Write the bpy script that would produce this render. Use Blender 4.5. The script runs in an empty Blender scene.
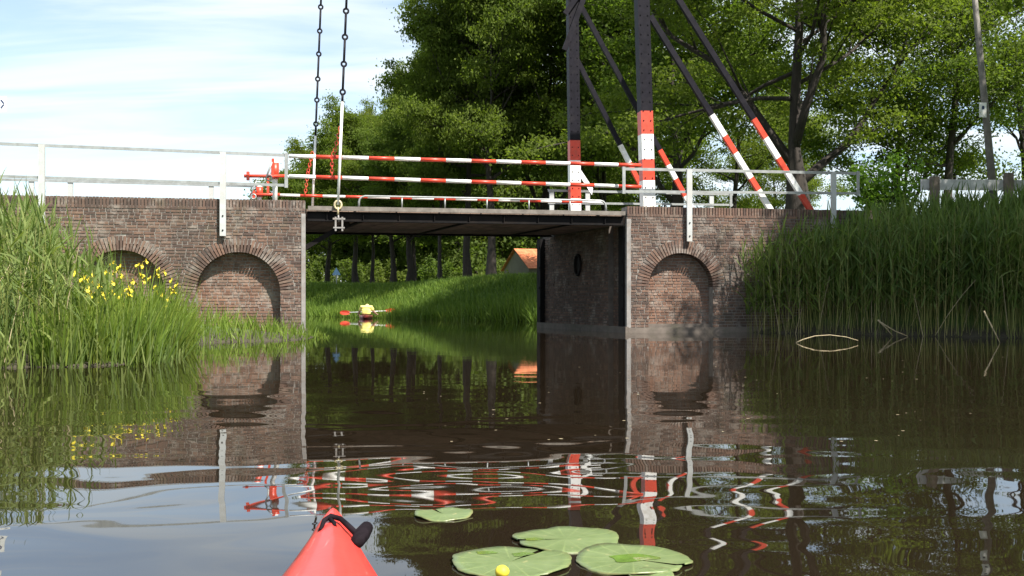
import bpy, math, random
import numpy as np
from mathutils import Vector, Matrix

random.seed(7)
RNG = np.random.default_rng(7)
SC = bpy.context.scene
COL = SC.collection

# ------------------------------------------------------------------ camera, sky, sun, exposure
CAM_H, HORIZON, FPX = 0.70, 302.0, 1000.0
cam_data = bpy.data.cameras.new('camera')
cam_data.sensor_width = 36.0
cam_data.lens = 36.0 * FPX / 1024.0
cam_data.shift_y = (HORIZON - 288.0) / 1024.0
cam_data.clip_start = 0.05
cam_data.clip_end = 3000.0
cam = bpy.data.objects.new('camera', cam_data)
cam.location = (0, 0, CAM_H)
cam.rotation_euler = (math.radians(90), 0, 0)
COL.objects.link(cam)
SC.camera = cam

SUN_AZ, SUN_EL = math.radians(180 - 43), math.radians(52)   # azimuth clockwise from +Y
TO_SUN = Vector((math.sin(SUN_AZ) * math.cos(SUN_EL), math.cos(SUN_AZ) * math.cos(SUN_EL), math.sin(SUN_EL)))

world = bpy.data.worlds.new('World')
SC.world = world
world.use_nodes = True
wn, wl = world.node_tree.nodes, world.node_tree.links
wn.clear()
w_out = wn.new('ShaderNodeOutputWorld')
w_bg = wn.new('ShaderNodeBackground')
w_bg.inputs['Strength'].default_value = 0.095
w_sky = wn.new('ShaderNodeTexSky')
w_sky.sky_type = 'NISHITA'
w_sky.sun_disc = False
w_sky.sun_elevation = SUN_EL
w_sky.sun_rotation = SUN_AZ
w_sky.air_density = 1.0
w_sky.dust_density = 0.7
w_sky.ozone_density = 1.0
w_tc = wn.new('ShaderNodeTexCoord')
w_sep = wn.new('ShaderNodeSeparateXYZ')
wl.new(w_tc.outputs['Generated'], w_sep.inputs[0])
def wmath(op, a, b=None):
    n = wn.new('ShaderNodeMath'); n.operation = op
    for i, v in enumerate((a, b)):
        if v is None: continue
        if isinstance(v, (int, float)): n.inputs[i].default_value = v
        else: wl.new(v, n.inputs[i])
    return n.outputs[0]
# thin cirrus on a flat sheet high above: direction / height
den = wmath('ADD', wmath('MAXIMUM', w_sep.outputs[2], 0.0), 0.10)
cx = wmath('DIVIDE', w_sep.outputs[0], den)
cy = wmath('DIVIDE', w_sep.outputs[1], den)
w_cmb = wn.new('ShaderNodeCombineXYZ')
wl.new(cx, w_cmb.inputs[0]); wl.new(cy, w_cmb.inputs[1])
w_map = wn.new('ShaderNodeMapping')
w_map.inputs['Rotation'].default_value = (0, 0, math.radians(-24))
w_map.inputs['Scale'].default_value = (0.28, 0.95, 1)
w_map.inputs['Location'].default_value = (1.3, 0.45, 0)
wl.new(w_cmb.outputs[0], w_map.inputs[0])
w_n = wn.new('ShaderNodeTexNoise')
w_n.inputs['Scale'].default_value = 2.3
w_n.inputs['Detail'].default_value = 7
w_n.inputs['Roughness'].default_value = 0.52
w_n.inputs['Distortion'].default_value = 0.55
wl.new(w_map.outputs[0], w_n.inputs[0])
w_r = wn.new('ShaderNodeMapRange')
w_r.interpolation_type = 'SMOOTHSTEP'
w_r.inputs[1].default_value = 0.38; w_r.inputs[2].default_value = 0.60
w_r.inputs[3].default_value = 0.20; w_r.inputs[4].default_value = 0.90
wl.new(w_n.outputs[0], w_r.inputs[0])
w_mix = wn.new('ShaderNodeMix'); w_mix.data_type = 'RGBA'
wl.new(w_r.outputs[0], w_mix.inputs[0])
wl.new(w_sky.outputs[0], w_mix.inputs[6])
w_mix.inputs[7].default_value = (4.7, 5.15, 5.4, 1)
wl.new(w_mix.outputs[2], w_bg.inputs['Color'])
wl.new(w_bg.outputs[0], w_out.inputs['Surface'])

sun_data = bpy.data.lights.new('sun', 'SUN')
sun_data.energy = 4.8
sun_data.angle = math.radians(0.53)
sun_data.color = (1.0, 0.955, 0.88)
sun = bpy.data.objects.new('sun', sun_data)
sun.rotation_euler = TO_SUN.to_track_quat('Z', 'Y').to_euler()
sun.location = (20, -20, 30)
COL.objects.link(sun)

SC.view_settings.view_transform = 'Standard'
SC.view_settings.look = 'None'
SC.view_settings.exposure = 1.25
SC.view_settings.gamma = 1.0
SC.view_settings.use_curve_mapping = False
SC.render.engine = 'CYCLES'
SC.cycles.max_bounces = 10
SC.cycles.diffuse_bounces = 7
SC.cycles.transparent_max_bounces = 8
SC.cycles.use_denoising = True

# ------------------------------------------------------------------ bridge axes
O = np.array([-4.41, 21.30]); U = np.array([0.9832, 0.1823]); V = np.array([-0.1823, 0.9832])
SKEW = -0.176            # the canal runs at a slant under the bridge
SPAN, WALL_H, WIDTH = 7.13, 2.87, 5.25
def P(u, v, z):
    q = O + U * u + V * v
    return (float(q[0]), float(q[1]), float(z))
def S(u, v, z):
    return P(u + SKEW * v, v, z)
def pix(px, py, v):
    """direction of a pixel met with the upright plane at depth v behind the brick face -> (u, z)"""
    dx = (px - 512) / FPX
    t = (v + O @ V) / (dx * V[0] + V[1])
    q = np.array([dx * t, t]) - O
    return float(q @ U), CAM_H + (HORIZON - py) / FPX * t
def pixP(px, py, v):
    u, z = pix(px, py, v)
    return Vector(P(u, v, z))
def at(px, Y, z):
    return Vector(((px - 512) / FPX * Y, Y, z))
U3, V3, Z3 = Vector((U[0], U[1], 0)), Vector((V[0], V[1], 0)), Vector((0, 0, 1))

# ------------------------------------------------------------------ material helpers
def new_mat(name):
    m = bpy.data.materials.new(name); m.use_nodes = True
    nt = m.node_tree; nt.nodes.clear()
    out = nt.nodes.new('ShaderNodeOutputMaterial')
    b = nt.nodes.new('ShaderNodeBsdfPrincipled')
    nt.links.new(b.outputs[0], out.inputs[0])
    return m, nt, b, out
def N(nt, kind, **kw):
    n = nt.nodes.new(kind)
    for k, v in kw.items():
        if k.startswith('i_'):
            n.inputs[k[2:].replace('_', ' ')].default_value = v
        else:
            setattr(n, k, v)
    return n
def ramp(nt, fac, stops):
    r = nt.nodes.new('ShaderNodeValToRGB')
    e = r.color_ramp.elements
    while len(e) < len(stops): e.new(0.5)
    for i, (p, c) in enumerate(stops):
        e[i].position = p
        e[i].color = (*c, 1) if len(c) == 3 else c
    nt.links.new(fac, r.inputs[0])
    return r.outputs[0]
def mixc(nt, fac, a, b, blend='MIX'):
    m = nt.nodes.new('ShaderNodeMix'); m.data_type = 'RGBA'; m.blend_type = blend
    for sock, v in ((m.inputs[0], fac), (m.inputs[6], a), (m.inputs[7], b)):
        if isinstance(v, (int, float)): sock.default_value = v
        elif isinstance(v, tuple): sock.default_value = (*v, 1)
        else: nt.links.new(v, sock)
    return m.outputs[2]
def noise(nt, scale, detail=4, coord='Object', rough=0.55, stretch=None):
    tc = nt.nodes.new('ShaderNodeTexCoord')
    n = nt.nodes.new('ShaderNodeTexNoise')
    n.inputs['Scale'].default_value = scale; n.inputs['Detail'].default_value = detail
    n.inputs['Roughness'].default_value = rough
    if stretch:
        mp = nt.nodes.new('ShaderNodeMapping'); mp.inputs['Scale'].default_value = stretch
        nt.links.new(tc.outputs[coord], mp.inputs[0]); nt.links.new(mp.outputs[0], n.inputs[0])
    else:
        nt.links.new(tc.outputs[coord], n.inputs[0])
    return n.outputs[0]
def bump(nt, b, height, strength=0.4, dist=0.01):
    bp = nt.nodes.new('ShaderNodeBump')
    bp.inputs['Strength'].default_value = strength; bp.inputs['Distance'].default_value = dist
    nt.links.new(height, bp.inputs['Height']); nt.links.new(bp.outputs[0], b.inputs['Normal'])

def simple(name, col, rough=0.6, metal=0.0, var=0.25, scale=6, bumpd=0.002, dirt=None):
    m, nt, b, out = new_mat(name)
    n = noise(nt, scale, 5)
    dark = tuple(c * (1 - var) for c in col); lite = tuple(min(1, c * (1 + var)) for c in col)
    c = ramp(nt, n, [(0.3, dark), (0.7, lite)])
    if dirt:
        n2 = noise(nt, scale * 0.35, 7, rough=0.7)
        f = ramp(nt, n2, [(0.50, (0, 0, 0)), (0.68, (1, 1, 1))])
        c = mixc(nt, f, c, dirt)
    nt.links.new(c, b.inputs['Base Color'])
    b.inputs['Roughness'].default_value = rough; b.inputs['Metallic'].default_value = metal
    if bumpd: bump(nt, b, noise(nt, scale * 5, 4), 0.5, bumpd)
    return m

def brick_mat(name, stops, stain=0.5, random_by='island'):
    m, nt, b, out = new_mat(name)
    if random_by == 'island':
        r = nt.nodes.new('ShaderNodeNewGeometry').outputs['Random Per Island']
    else:
        r = nt.nodes.new('ShaderNodeObjectInfo').outputs['Random']
    c = ramp(nt, r, stops)
    geo = nt.nodes.new('ShaderNodeNewGeometry')
    def wnoise(scale, detail=5, rough=0.6, st=(1, 1, 1)):
        mp = nt.nodes.new('ShaderNodeMapping'); mp.inputs['Scale'].default_value = st
        nt.links.new(geo.outputs['Position'], mp.inputs[0])
        n = nt.nodes.new('ShaderNodeTexNoise'); n.inputs['Scale'].default_value = scale
        n.inputs['Detail'].default_value = detail; n.inputs['Roughness'].default_value = rough
        nt.links.new(mp.outputs[0], n.inputs[0]); return n.outputs[0]
    c = mixc(nt, 0.55, c, ramp(nt, wnoise(26), [(0.3, (0.45, 0.45, 0.45)), (0.7, (1.35, 1.3, 1.25))]), 'MULTIPLY')
    # soot and damp with their own shapes, lime bloom in patches
    f = ramp(nt, wnoise(1.1, 7, 0.65, (1, 1, 1.6)), [(0.40, (0, 0, 0)), (0.62, (stain * 1.05,) * 3)])
    c = mixc(nt, f, c, (0.055, 0.043, 0.036))
    f2 = ramp(nt, wnoise(2.4, 8, 0.72), [(0.52, (0, 0, 0)), (0.70, (0.62,) * 3)])
    c = mixc(nt, f2, c, (0.36, 0.33, 0.29))
    f3 = ramp(nt, wnoise(1.7, 6, 0.6, (1, 1, 0.6)), [(0.58, (0, 0, 0)), (0.78, (0.35,) * 3)])
    c = mixc(nt, f3, c, (0.10, 0.11, 0.05))
    nt.links.new(c, b.inputs['Base Color'])
    b.inputs['Roughness'].default_value = 0.9
    b.inputs['Specular IOR Level'].default_value = 0.25
    bump(nt, b, wnoise(60, 4), 0.6, 0.004)
    return m

BR = [(0.0, (0.0807, 0.0553, 0.0465)), (0.3, (0.1139, 0.0734, 0.0576)), (0.6, (0.1424, 0.0877, 0.0669)), (0.85, (0.1804, 0.1097, 0.079)), (1.0, (0.1709, 0.1287, 0.1023))]
BR2 = [(0.0, (0.1424, 0.0811, 0.0576)), (0.4, (0.1899, 0.1068, 0.0744)), (0.8, (0.2279, 0.1316, 0.0912)), (1.0, (0.2184, 0.1526, 0.1163))]
M = {}
M['brick'] = brick_mat('brown_brick', BR)
M['brick_niche'] = brick_mat('reddish_brick', BR2, 0.35)
M['brick_single'] = brick_mat('brown_brick_single', BR, 0.45, 'object')
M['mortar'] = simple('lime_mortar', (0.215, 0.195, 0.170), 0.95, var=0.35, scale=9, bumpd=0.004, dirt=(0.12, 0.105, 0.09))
M['dark_mortar'] = simple('dark_side_mortar', (0.085, 0.070, 0.058), 0.95, var=0.3, scale=7, bumpd=0.004, dirt=(0.05, 0.043, 0.036))  # darker mortar tone for the waterside cores, so their joints contrast less
M['concrete'] = simple('stained_concrete', (0.125, 0.102, 0.084), 0.9, var=0.3, scale=4, bumpd=0.004, dirt=(0.075, 0.07, 0.045))
M['galv'] = simple('galvanised_steel', (0.30, 0.31, 0.30), 0.45, 0.3, var=0.15, scale=10, bumpd=0.0006, dirt=(0.22, 0.22, 0.205))
M['post_steel'] = simple('pale_post_steel', (0.42, 0.43, 0.42), 0.5, 0.1, var=0.10, scale=6, bumpd=0.0006, dirt=(0.40, 0.39, 0.36))
M['iron_corner'] = simple('grey_corner_iron', (0.23, 0.215, 0.20), 0.6, 0.1, var=0.25, scale=7, dirt=(0.22, 0.17, 0.13))
M['white'] = simple('white_paint', (0.80, 0.80, 0.77), 0.4, var=0.06, scale=8, bumpd=0.0006, dirt=(0.58, 0.54, 0.47))
M['red'] = simple('red_paint', (0.58, 0.050, 0.022), 0.4, var=0.15, scale=8, bumpd=0.0006, dirt=(0.42, 0.065, 0.035))
M['black'] = simple('black_paint', (0.010, 0.009, 0.013), 0.5, var=0.3, scale=7, bumpd=0.001, dirt=(0.018, 0.016, 0.019))
M['black'].node_tree.nodes['Principled BSDF'].inputs['Specular IOR Level'].default_value = 0.10
M['dark_steel'] = simple('dark_steel', (0.008, 0.007, 0.007), 0.75, var=0.35, scale=4, dirt=(0.016, 0.012, 0.010))
M['dark_steel'].node_tree.nodes['Principled BSDF'].inputs['Specular IOR Level'].default_value = 0.12
M['deck_wood'] = simple('deck_timber', (0.20, 0.14, 0.105), 0.85, var=0.4, scale=3, bumpd=0.004, dirt=(0.07, 0.055, 0.04))
M['edge_wood'] = simple('weathered_edge_timber', (0.155, 0.135, 0.115), 0.85, var=0.35, scale=6, bumpd=0.004, dirt=(0.13, 0.11, 0.09))
M['fence_wood'] = simple('grey_fence_timber', (0.46, 0.46, 0.44), 0.85, var=0.2, scale=5, bumpd=0.004, dirt=(0.22, 0.21, 0.18))
M['post_wood'] = simple('brown_post_timber', (0.13, 0.105, 0.08), 0.9, var=0.3, scale=8, bumpd=0.005)
M['pole'] = simple('grey_brown_pole', (0.16, 0.145, 0.125), 0.8, var=0.25, scale=6, bumpd=0.003)
M['asphalt'] = simple('asphalt', (0.055, 0.055, 0.055), 0.92, var=0.25, scale=14, bumpd=0.004)
M['shackle'] = simple('ochre_shackle', (0.48, 0.40, 0.24), 0.5, 0.2, var=0.2, scale=20)
M['black_rope'] = simple('dark_rope', (0.010, 0.007, 0.009), 0.8, var=0.4, scale=60, bumpd=0.002)
M['black_rope'].node_tree.nodes['Principled BSDF'].inputs['Specular IOR Level'].default_value = 0.08
M['dry_reed'] = simple('dry_reed_straw', (0.30, 0.24, 0.14), 0.8, var=0.3, scale=20, bumpd=0.001)
M['navy'] = simple('dark_blue_print', (0.03, 0.05, 0.12), 0.5, var=0.1)
M['blue_sign'] = simple('blue_sign_face', (0.16, 0.30, 0.46), 0.4, var=0.1)
M['house_wall'] = simple('pale_render', (0.15, 0.135, 0.115), 0.9, var=0.15, scale=2)
M['glass'] = simple('window_glass', (0.03, 0.035, 0.04), 0.08, var=0.2)
M['yellow_petal'] = simple('yellow_petal', (0.64, 0.52, 0.035), 0.6, var=0.15, scale=30, bumpd=0)
M['yellow_cloth'] = simple('yellow_cloth', (0.80, 0.70, 0.20), 0.85, var=0.12, scale=8)
M['skin'] = simple('skin', (0.50, 0.30, 0.22), 0.55, var=0.08)
M['pink_cloth'] = simple('mauve_cloth', (0.42, 0.20, 0.34), 0.85, var=0.1)
M['dark_hair'] = simple('dark_hair', (0.03, 0.022, 0.016), 0.7, var=0.3, scale=30)

def kayak_mat(name, col):
    m, nt, b, out = new_mat(name)
    n = noise(nt, 9, 6, rough=0.65)
    c = ramp(nt, n, [(0.3, tuple(x * 0.85 for x in col)), (0.7, col)])
    f = ramp(nt, noise(nt, 55, 3, stretch=(1, 0.12, 1)), [(0.62, (0, 0, 0)), (0.72, (0.35,) * 3)])
    c = mixc(nt, f, c, (0.72, 0.36, 0.33))
    nt.links.new(c, b.inputs['Base Color'])
    b.inputs['Roughness'].default_value = 0.42
    b.inputs['Coat Weight'].default_value = 0.15
    bump(nt, b, noise(nt, 30, 4), 0.3, 0.002)
    return m
M['kayak_red'] = kayak_mat('red_polyethylene', (0.70, 0.052, 0.040))
M['kayak_dark'] = kayak_mat('dark_red_hull', (0.20, 0.03, 0.03))

def roof_mat():
    m, nt, b, out = new_mat('orange_roof_tile')
    r = nt.nodes.new('ShaderNodeNewGeometry').outputs['Random Per Island']
    c = ramp(nt, r, [(0, (0.40, 0.115, 0.045)), (0.5, (0.50, 0.155, 0.06)), (1, (0.56, 0.20, 0.085))])
    nt.links.new(c, b.inputs['Base Color']); b.inputs['Roughness'].default_value = 0.8
    return m
M['roof'] = roof_mat()

def leaf_mat(name, dark, mid, lite, trans=0.35, patch=0.25, rough=0.55):
    m, nt, b, out = new_mat(name)
    geo = nt.nodes.new('ShaderNodeNewGeometry')
    c = ramp(nt, geo.outputs['Random Per Island'], [(0.0, dark), (0.5, mid), (1.0, lite)])
    n = noise(nt, patch, 3)
    c = mixc(nt, 0.6, c, ramp(nt, n, [(0.32, (0.72, 0.80, 0.75)), (0.68, (1.28, 1.18, 1.0))]), 'MULTIPLY')
    oi = nt.nodes.new('ShaderNodeObjectInfo')
    c = mixc(nt, 0.5, c, ramp(nt, oi.outputs['Random'], [(0, (0.75, 0.9, 0.8)), (1, (1.2, 1.08, 0.95))]), 'MULTIPLY')
    nt.links.new(c, b.inputs['Base Color'])
    b.inputs['Roughness'].default_value = rough
    b.inputs['Specular IOR Level'].default_value = 0.18
    t = nt.nodes.new('ShaderNodeBsdfTranslucent')
    nt.links.new(mixc(nt, 1.0, c, (1.25, 1.35, 0.55), 'MULTIPLY'), t.inputs['Color'])
    mx = nt.nodes.new('ShaderNodeMixShader'); mx.inputs[0].default_value = trans
    nt.links.new(b.outputs[0], mx.inputs[1]); nt.links.new(t.outputs[0], mx.inputs[2])
    nt.links.new(mx.outputs[0], out.inputs[0])
    return m
M['oak_leaf'] = leaf_mat('oak_leaves', (0.088, 0.124, 0.023), (0.108, 0.148, 0.028), (0.132, 0.172, 0.036), 0.55, rough=0.75)
M['far_leaf'] = leaf_mat('far_leaves', (0.085, 0.120, 0.028), (0.105, 0.142, 0.034), (0.130, 0.168, 0.046), 0.55, rough=0.75)
M['bush_leaf'] = leaf_mat('bush_leaves', (0.09, 0.17, 0.02), (0.14, 0.24, 0.03), (0.19, 0.29, 0.05), 0.4)
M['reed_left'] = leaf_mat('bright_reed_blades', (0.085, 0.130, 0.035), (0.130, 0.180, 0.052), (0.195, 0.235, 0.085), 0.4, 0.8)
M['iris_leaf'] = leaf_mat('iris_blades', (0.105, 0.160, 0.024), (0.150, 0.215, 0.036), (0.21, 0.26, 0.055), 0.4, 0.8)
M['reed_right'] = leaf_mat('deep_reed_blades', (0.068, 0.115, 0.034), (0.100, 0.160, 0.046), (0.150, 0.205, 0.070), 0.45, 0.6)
M['bank_grass'] = leaf_mat('bank_grass_blades', (0.060, 0.110, 0.016), (0.095, 0.160, 0.024), (0.14, 0.20, 0.04), 0.3, 0.35)
M['reed_stem'] = leaf_mat('reed_stalks', (0.11, 0.13, 0.04), (0.15, 0.17, 0.05), (0.24, 0.22, 0.10), 0.1, 0.8)

def bark_mat():
    m, nt, b, out = new_mat('oak_bark')
    n = noise(nt, 5, 6, stretch=(1.6, 1.6, 0.35), rough=0.7)
    c = ramp(nt, n, [(0.3, (0.016, 0.012, 0.010)), (0.7, (0.046, 0.036, 0.028))])
    nt.links.new(c, b.inputs['Base Color']); b.inputs['Roughness'].default_value = 0.95
    bump(nt, b, n, 0.9, 0.05)
    return m
M['bark'] = bark_mat()

def ground_mat():
    m, nt, b, out = new_mat('grassy_soil')
    n = noise(nt, 0.5, 8, rough=0.7); n2 = noise(nt, 0.12, 4)
    c = ramp(nt, n, [(0.3, (0.045, 0.085, 0.016)), (0.55, (0.075, 0.130, 0.024)), (0.75, (0.11, 0.12, 0.045))])
    c = mixc(nt, ramp(nt, n2, [(0.45, (0, 0, 0)), (0.65, (0.5,) * 3)]), c, (0.085, 0.15, 0.025))
    g_ = nt.nodes.new('ShaderNodeNewGeometry'); sp = nt.nodes.new('ShaderNodeSeparateXYZ'); nt.links.new(g_.outputs['Position'], sp.inputs[0])
    c = mixc(nt, ramp(nt, sp.outputs[2], [(0.10, (1, 1, 1)), (0.30, (0, 0, 0))]), c, (0.045, 0.038, 0.022))
    nt.links.new(c, b.inputs['Base Color']); b.inputs['Roughness'].default_value = 0.95
    bump(nt, b, noise(nt, 6, 5), 0.8, 0.06)
    return m
M['ground'] = ground_mat()

def water_mat():
    m, nt, b, out = new_mat('canal_water')
    geo = nt.nodes.new('ShaderNodeNewGeometry')
    sep = nt.nodes.new('ShaderNodeSeparateXYZ'); nt.links.new(geo.outputs['Position'], sep.inputs[0])
    def nz(scale, st, detail=2, dist=0.0, rot=0):
        mp = nt.nodes.new('ShaderNodeMapping'); mp.inputs['Scale'].default_value = st
        mp.inputs['Rotation'].default_value = (0, 0, rot)
        nt.links.new(geo.outputs['Position'], mp.inputs[0])
        n = nt.nodes.new('ShaderNodeTexNoise'); n.inputs['Scale'].default_value = scale
        n.inputs['Detail'].default_value = detail; n.inputs['Roughness'].default_value = 0.4
        n.inputs['Distortion'].default_value = dist
        nt.links.new(mp.outputs[0], n.inputs[0]); return n.outputs[0]
    def mth(op, a, c):
        n = nt.nodes.new('ShaderNodeMath'); n.operation = op
        for i, v in enumerate((a, c)):
            if isinstance(v, (int, float)): n.inputs[i].default_value = v
            else: nt.links.new(v, n.inputs[i])
        return n.outputs[0]
    def rng(v, a, c, d, e):
        n = nt.nodes.new('ShaderNodeMapRange'); n.interpolation_type = 'SMOOTHSTEP'
        for i, x in enumerate((a, c, d, e)): n.inputs[i + 1].default_value = x
        nt.links.new(v, n.inputs[0]); return n.outputs[0]
    # slow rings spreading from the paddled kayak, dying out with distance; a light breeze beyond
    big = mth('MULTIPLY', nz(0.95, (0.7, 1.25, 1), 1, 0.3, 0.15), rng(sep.outputs[1], 3.0, 12.0, 0.0095, 0.0012))
    mid = mth('MULTIPLY', nz(1.8, (0.8, 1.15, 1), 1, 0.4, -0.25), rng(sep.outputs[1], 3.2, 9.5, 0.0062, 0.0004))
    patch = rng(nz(0.16, (1, 0.7, 1), 3), 0.42, 0.62, 0.25, 1.0)
    fine = mth('MULTIPLY', nz(9.0, (0.7, 1.2, 1), 2), mth('MULTIPLY', patch, rng(sep.outputs[1], 3.5, 16.0, 0.00005, 0.0006)))
    h = mth('ADD', mth('ADD', big, mid), fine)
    bp = nt.nodes.new('ShaderNodeBump'); bp.inputs['Strength'].default_value = 1.0
    bp.inputs['Distance'].default_value = 1.0
    nt.links.new(h, bp.inputs['Height']); nt.links.new(bp.outputs[0], b.inputs['Normal'])
    c = ramp(nt, nz(0.5, (1, 1, 1), 4), [(0.3, (0.0115, 0.0078, 0.0045)), (0.7, (0.0155, 0.0105, 0.0062))])
    nt.links.new(c, b.inputs['Base Color'])
    b.inputs['Roughness'].default_value = 0.015
    b.inputs['IOR'].default_value = 1.50
    return m
M['water'] = water_mat()

def ramp2(nt, v, a, b_, top):
    n = nt.nodes.new('ShaderNodeMapRange'); n.inputs[1].default_value = a; n.inputs[2].default_value = b_; n.inputs[4].default_value = top
    nt.links.new(v, n.inputs[0]); return n.outputs[0]
def lily_mat(name, a, c_):
    m, nt, b, out = new_mat(name)
    n = noise(nt, 14, 6, rough=0.65)
    c = ramp(nt, n, [(0.3, a), (0.7, c_)])
    tc = nt.nodes.new('ShaderNodeTexCoord')
    sp = nt.nodes.new('ShaderNodeSeparateXYZ'); nt.links.new(tc.outputs['Object'], sp.inputs[0])
    at2 = nt.nodes.new('ShaderNodeMath'); at2.operation = 'ARCTAN2'
    nt.links.new(sp.outputs[1], at2.inputs[0]); nt.links.new(sp.outputs[0], at2.inputs[1])
    sn = nt.nodes.new('ShaderNodeMath'); sn.operation = 'MULTIPLY'; sn.inputs[1].default_value = 15.0
    nt.links.new(at2.outputs[0], sn.inputs[0])
    cs = nt.nodes.new('ShaderNodeMath'); cs.operation = 'COSINE'; nt.links.new(sn.outputs[0], cs.inputs[0])
    veins = ramp(nt, cs.outputs[0], [(0.90, (0, 0, 0)), (1.0, (0.24,) * 3)])
    c = mixc(nt, veins, c, (0.30, 0.36, 0.13))
    ln = nt.nodes.new('ShaderNodeVectorMath'); ln.operation = 'LENGTH'; nt.links.new(tc.outputs['Object'], ln.inputs[0])
    rr = nt.nodes.new('ShaderNodeAttribute'); rr.attribute_type = 'OBJECT'; rr.attribute_name = 'R'
    dv = nt.nodes.new('ShaderNodeMath'); dv.operation = 'DIVIDE'; nt.links.new(ln.outputs['Value'], dv.inputs[0]); nt.links.new(rr.outputs['Fac'], dv.inputs[1])
    ad = nt.nodes.new('ShaderNodeMath'); ad.operation = 'MULTIPLY_ADD'; ad.inputs[1].default_value = 0.30; nt.links.new(noise(nt, 30, 5), ad.inputs[0]); nt.links.new(dv.outputs[0], ad.inputs[2])
    c = mixc(nt, ramp2(nt, ad.outputs[0], 1.10, 1.20, 0.55), c, (0.17, 0.13, 0.05))
    spots = ramp(nt, noise(nt, 38, 3), [(0.66, (0, 0, 0)), (0.74, (0.7,) * 3)])
    c = mixc(nt, spots, c, (0.34, 0.30, 0.14))
    nt.links.new(c, b.inputs['Base Color']); b.inputs['Roughness'].default_value = 0.38
    bump(nt, b, noise(nt, 22, 3), 0.4, 0.006)
    return m
M['lily'] = lily_mat('lily_pad_skin', (0.100, 0.140, 0.048), (0.145, 0.185, 0.075))
M['lily_wet'] = simple('wet_leaf_patch', (0.095, 0.16, 0.030), 0.10, var=0.25, scale=25, bumpd=0)

# ------------------------------------------------------------------ mesh helpers
def tag(o, label=None, cat=None, group=None, kind=None):
    if label: o['label'] = label
    if cat: o['category'] = cat
    if group: o['group'] = group
    if kind: o['kind'] = kind
    return o
def link(name, me, parent=None):
    o = bpy.data.objects.new(name, me)
    COL.objects.link(o)
    if parent is not None: o.parent = parent
    return o
def empty(name, loc, label, cat, group=None):
    o = link(name, None); o.location = loc; o.empty_display_size = 0.2
    return tag(o, label, cat, group)
def arrays_mesh(name, verts, quads, mats, midx=None, smooth=False):
    verts = np.asarray(verts, dtype=np.float32); quads = np.asarray(quads, dtype=np.int32)
    me = bpy.data.meshes.new(name)
    me.vertices.add(len(verts)); me.vertices.foreach_set('co', verts.ravel())
    k = quads.shape[1]
    me.loops.add(quads.size); me.loops.foreach_set('vertex_index', quads.ravel())
    me.polygons.add(len(quads))
    me.polygons.foreach_set('loop_start', np.arange(0, quads.size, k, dtype=np.int32))
    for m_ in mats: me.materials.append(m_)
    if midx is not None: me.polygons.foreach_set('material_index', np.asarray(midx, dtype=np.int32))
    if smooth: me.polygons.foreach_set('use_smooth', np.ones(len(quads), dtype=bool))
    me.update(calc_edges=True); me.validate()
    return me

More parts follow.
